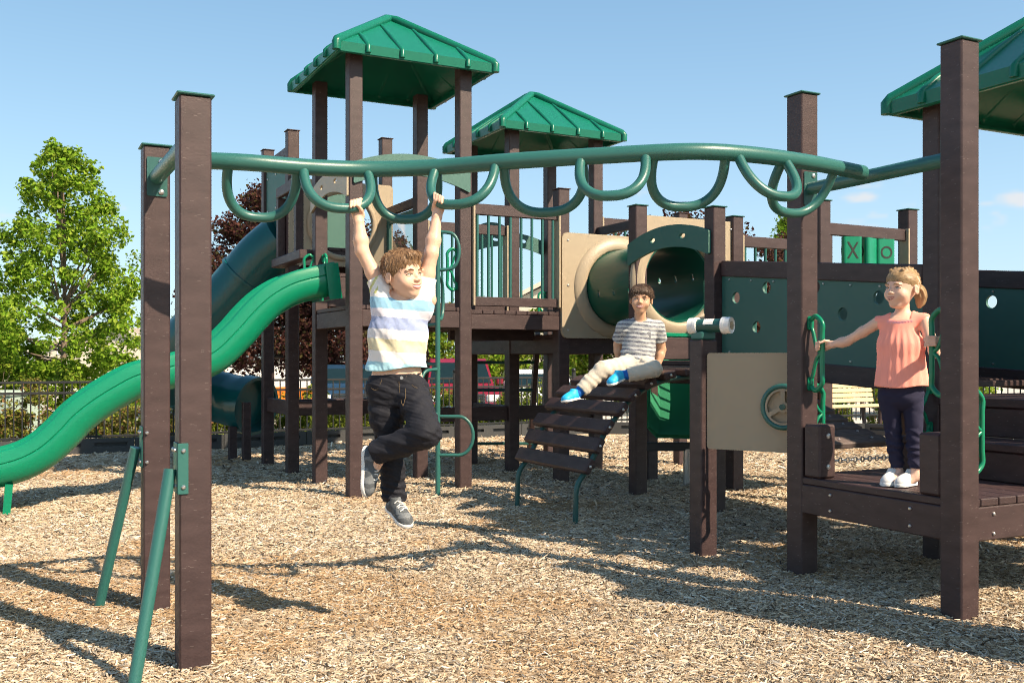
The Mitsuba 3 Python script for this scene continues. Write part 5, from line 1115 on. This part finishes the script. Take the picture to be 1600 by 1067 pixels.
    for c in (aR, aL): J.sub(lambda p, c=c: np.maximum(p[:, 2] - (L(0, 732)[2] - .02 * (c[1] - Y0) * 10), np.linalg.norm(p - c - np.array([0, 0, -.05]), axis=1) - .11), .003)
    J.sub(lambda p: p[:, 2] - L(0, 731.5)[2], .003)
    part(key, 'leggings', mesh_field(J, *bounds([L(1360, 580, -.15), L(1460, 745, .15)], .02), .0042, 1), 'navy', True)
    for a, hx, tx, dy in ((aR, 1404, 1376, .03), (aL, 1432, 1391, -.01)):
        h_, t_ = L(hx, 0, dy + .03), L(tx, 0, dy - .085); h_[2] = t_[2] = .604
        shoe(key, h_, t_, (0, 0, 1), .031, ('canvas_white', 'rubber_white', 'lace'), laces=False, name='slip_on_shoe')
    return key
bsdf('coral', prin((.92, .345, .275), .85, .25, sheen=.3)); bsdf('lilac', prin((.42, .30, .55), .8, .2))
girl_standing()

def boy_seated():
    key = thing('person', 'boy in a grey striped T-shirt and bright blue shoes sitting on the plank climber', 'person')
    X0, Y0 = 1.045, 8.10; m_ = Y0 / 1550
    L = lambda px, py, dy=0.: np.array([X0 + (px - 1000) * m_, Y0 + dy, 1.30 - (py - 560) * m_])
    H = Head(L(1000.5, 470, -.05), .232, frame(-12, 4, -2)); side = nrm([.98, -.2, 0])
    B = Field()
    B.ecap(L(1001, 514, .02), (.120, .075), L(997, 560, .02), (.105, .085), side).cap(L(1001, 503, .02), .050, L(1000, 487, -.01), .046, .02)
    sR, eR, wR = L(974, 512, .02), L(967, 538, .10), L(970, 568, .12); sL, eL, wL = L(1029, 511, .04), L(1037, 546, .10), L(1029, 572, .06)
    for sh, el, wr in ((sR, eR, wR), (sL, eL, wL)): B.cap(sh, .044, el, .034, .03).cap(el, .034, el + (wr - el) * .35, .035, .015).cap(el + (wr - el) * .35, .035, wr, .024, .015)
    hand_flat(B, wL + np.array([0, 0, -.012]), (-.85, -.5, -.12), (-.5, .85, 0), (0, 0, 1), 1.0, thumb=-1); hand_flat(B, wR + np.array([0, 0, -.01]), (-.8, .3, -.1), (.3, .8, 0), (0, 0, 1), 1.0)
    hR, kR, aR = L(988, 570, -.02), L(938, 577, -.22), L(899, 613, -.26); hL, kL, aL = L(1007, 572, -.02), L(1013, 576, -.30), L(966, 586, -.30)
    for a, b, c in ((hR, kR, aR), (hL, kL, aL)): B.cap(a, .075, b, .05, .03).cap(b, .052, c, .034, .02)
    B.cap(aR, .034, L(882, 622, -.29), .028, .02).cap(aL, .034, L(950, 592, -.33), .028, .02)
    B.fn(H.full, .012)
    scene[key] = mikit.ply(mesh_field(B, *bounds([L(870, 440, -.45), L(1045, 640, .2)], .06), .0055), 'skin_tan', True)
    H.face_parts(key, 'iris_brown', 'brow_dark', 'lip_pink')
    hair_mesh(key, H, lambda q: .045 + .040 * np.clip(q[:, 2] / .45, 0, 1), lambda q: np.maximum(np.maximum(.185 - (q[:, 1] + .36) * .62 - q[:, 2], -(q[:, 2] + .34)), np.where(np.abs(q[:, 0]) > .2, (q[:, 1] < .10) * (.02 - q[:, 2]), -1)), 'hair_col', .014, h=.0048, pal=((.034, .020, .013), (.095, .056, .033)), flow=(16, 5, 9), ln_strand=.85, lift=.08,
              extra=lambda q: d_ell(q + .012 * np.sin(q[:, :1] * 70), (.0, -.315, .27), (.27, .10, .085)))
    Sh = Field().ecap(L(1001, 512, .02), (.132, .085), L(995, 566, .01), (.140, .115), side)
    for sh, el in ((sR, eR), (sL, eL)):
        d = nrm(el - sh); Sh.cap(L(1001, 510, .02), .07, sh, .055, .03).cap(sh, .055, sh + d * .135, .058, .02)
    Sh.wrinkle(lambda p: .009 * (meshkit.fbm(p @ np.array([[14, 6, 0], [4, 12, 0], [14, 0, 16.]]), 3, 14) - .5) * 2).wrinkle(lambda p: .006 * np.sin(75 * p[:, 2] + 5 * meshkit.noise(p * 10, 4)) * np.exp(-((p[:, 2] - L(0, 553)[2]) / .045) ** 2))
    for sh, el in ((sR, eR), (sL, eL)):
        d = nrm(el - sh); Sh.sub(lambda p, sh=sh, d=d: np.maximum(-((p - sh - d * .125) @ d), np.linalg.norm(p - sh - d * .17, axis=1) - .085), .003)
    Sh.sub(lambda p: d_ell(p, L(1000, 492, -.03), (.066, .075, .062)), .006)
    m = mesh_field(Sh, *bounds([L(950, 490, -.2), L(1050, 575, .2)], .03), .0055, 1)
    v = m.vertices; g = meshkit.fbm(v * 60, 2, 4)[:, None]; col = np.array([.35, .37, .40]) * (.8 + .4 * g)
    zz = v[:, 2] + .012 * np.sin((v[:, 0] - X0) * 9) + .006 * (meshkit.noise(v * 30, 3) - .5); ph = (zz * 1 % .034)
    col[(ph < .0075)] = (.10, .105, .14); col[(ph > .016) & (ph < .023)] = (.52, .53, .52)
    part(key, 't_shirt', m, 'cloth_col', True, color=np.clip(col, 0, .8))
    o = L(1012, 524, -.4)
    for _ in range(60): o = o + np.array([0, 1, 0]) * Sh(o[None])[0] * .7
    part(key, 'chest_emblem', plate(rrect(-.016, .016, -.024, .024, .004), o, [.98, .1, 0], [0, .1, 1], .004), 'pocket_grey')
    J = Field().ecap(L(996, 557, .01), (.115, .10), L(997, 572, .0), (.125, .105), side)
    for a, b, c, e in ((hR, kR, aR, L(905, 608, -.255)), (hL, kL, aL, L(974, 584, -.30))): J.cap(a, .088, b, .066, .03).cap(b, .066, b + (e - b) * .6, .060, .02).cap(b + (e - b) * .6, .060, e, .058, .02)
    J.wrinkle(wrk(.008, 9, 9, 12, 3)).wrinkle(lambda p: .0022 * np.sin(90 * (p[:, 0] - X0) + 70 * p[:, 2] + 5 * meshkit.noise(p * 11, 2)))
    for b, c, e in ((kR, aR, L(905, 608, -.255)), (kL, aL, L(974, 584, -.30))):
        d = nrm(c - b); J.sub(lambda p, e=e, d=d: np.maximum(-((p - e) @ d), np.linalg.norm(p - e, axis=1) - .11), .003)
    part(key, 'trousers', mesh_field(J, *bounds([L(890, 550, -.42), L(1035, 620, .15)], .04), .0055, 1), 'khaki', True)
    for (hx, hy, tx, ty, dy, up) in ((901, 622, 876, 622, -.27, (-.35, -.25, .9)), (968, 592, 944, 597, -.31, (-.3, -.3, .9))):
        k = shoe(key, L(hx, hy, dy + .02), L(tx, ty + 4, dy - .10), up, .040, ('shoe_blue', 'rubber_white', 'lace'), laces=False, h=.0055)
    for a, d in ((aR, nrm(aR - kR)), (aL, nrm(aL - kL))): part(key, 'sock', tube([a - d * .045, a + d * .01], [.041, .040], 16), 'shoe_blue_dark', 50)
    return key
bsdf('pocket_grey', prin((.20, .21, .23), .9, .2))
boy_seated()
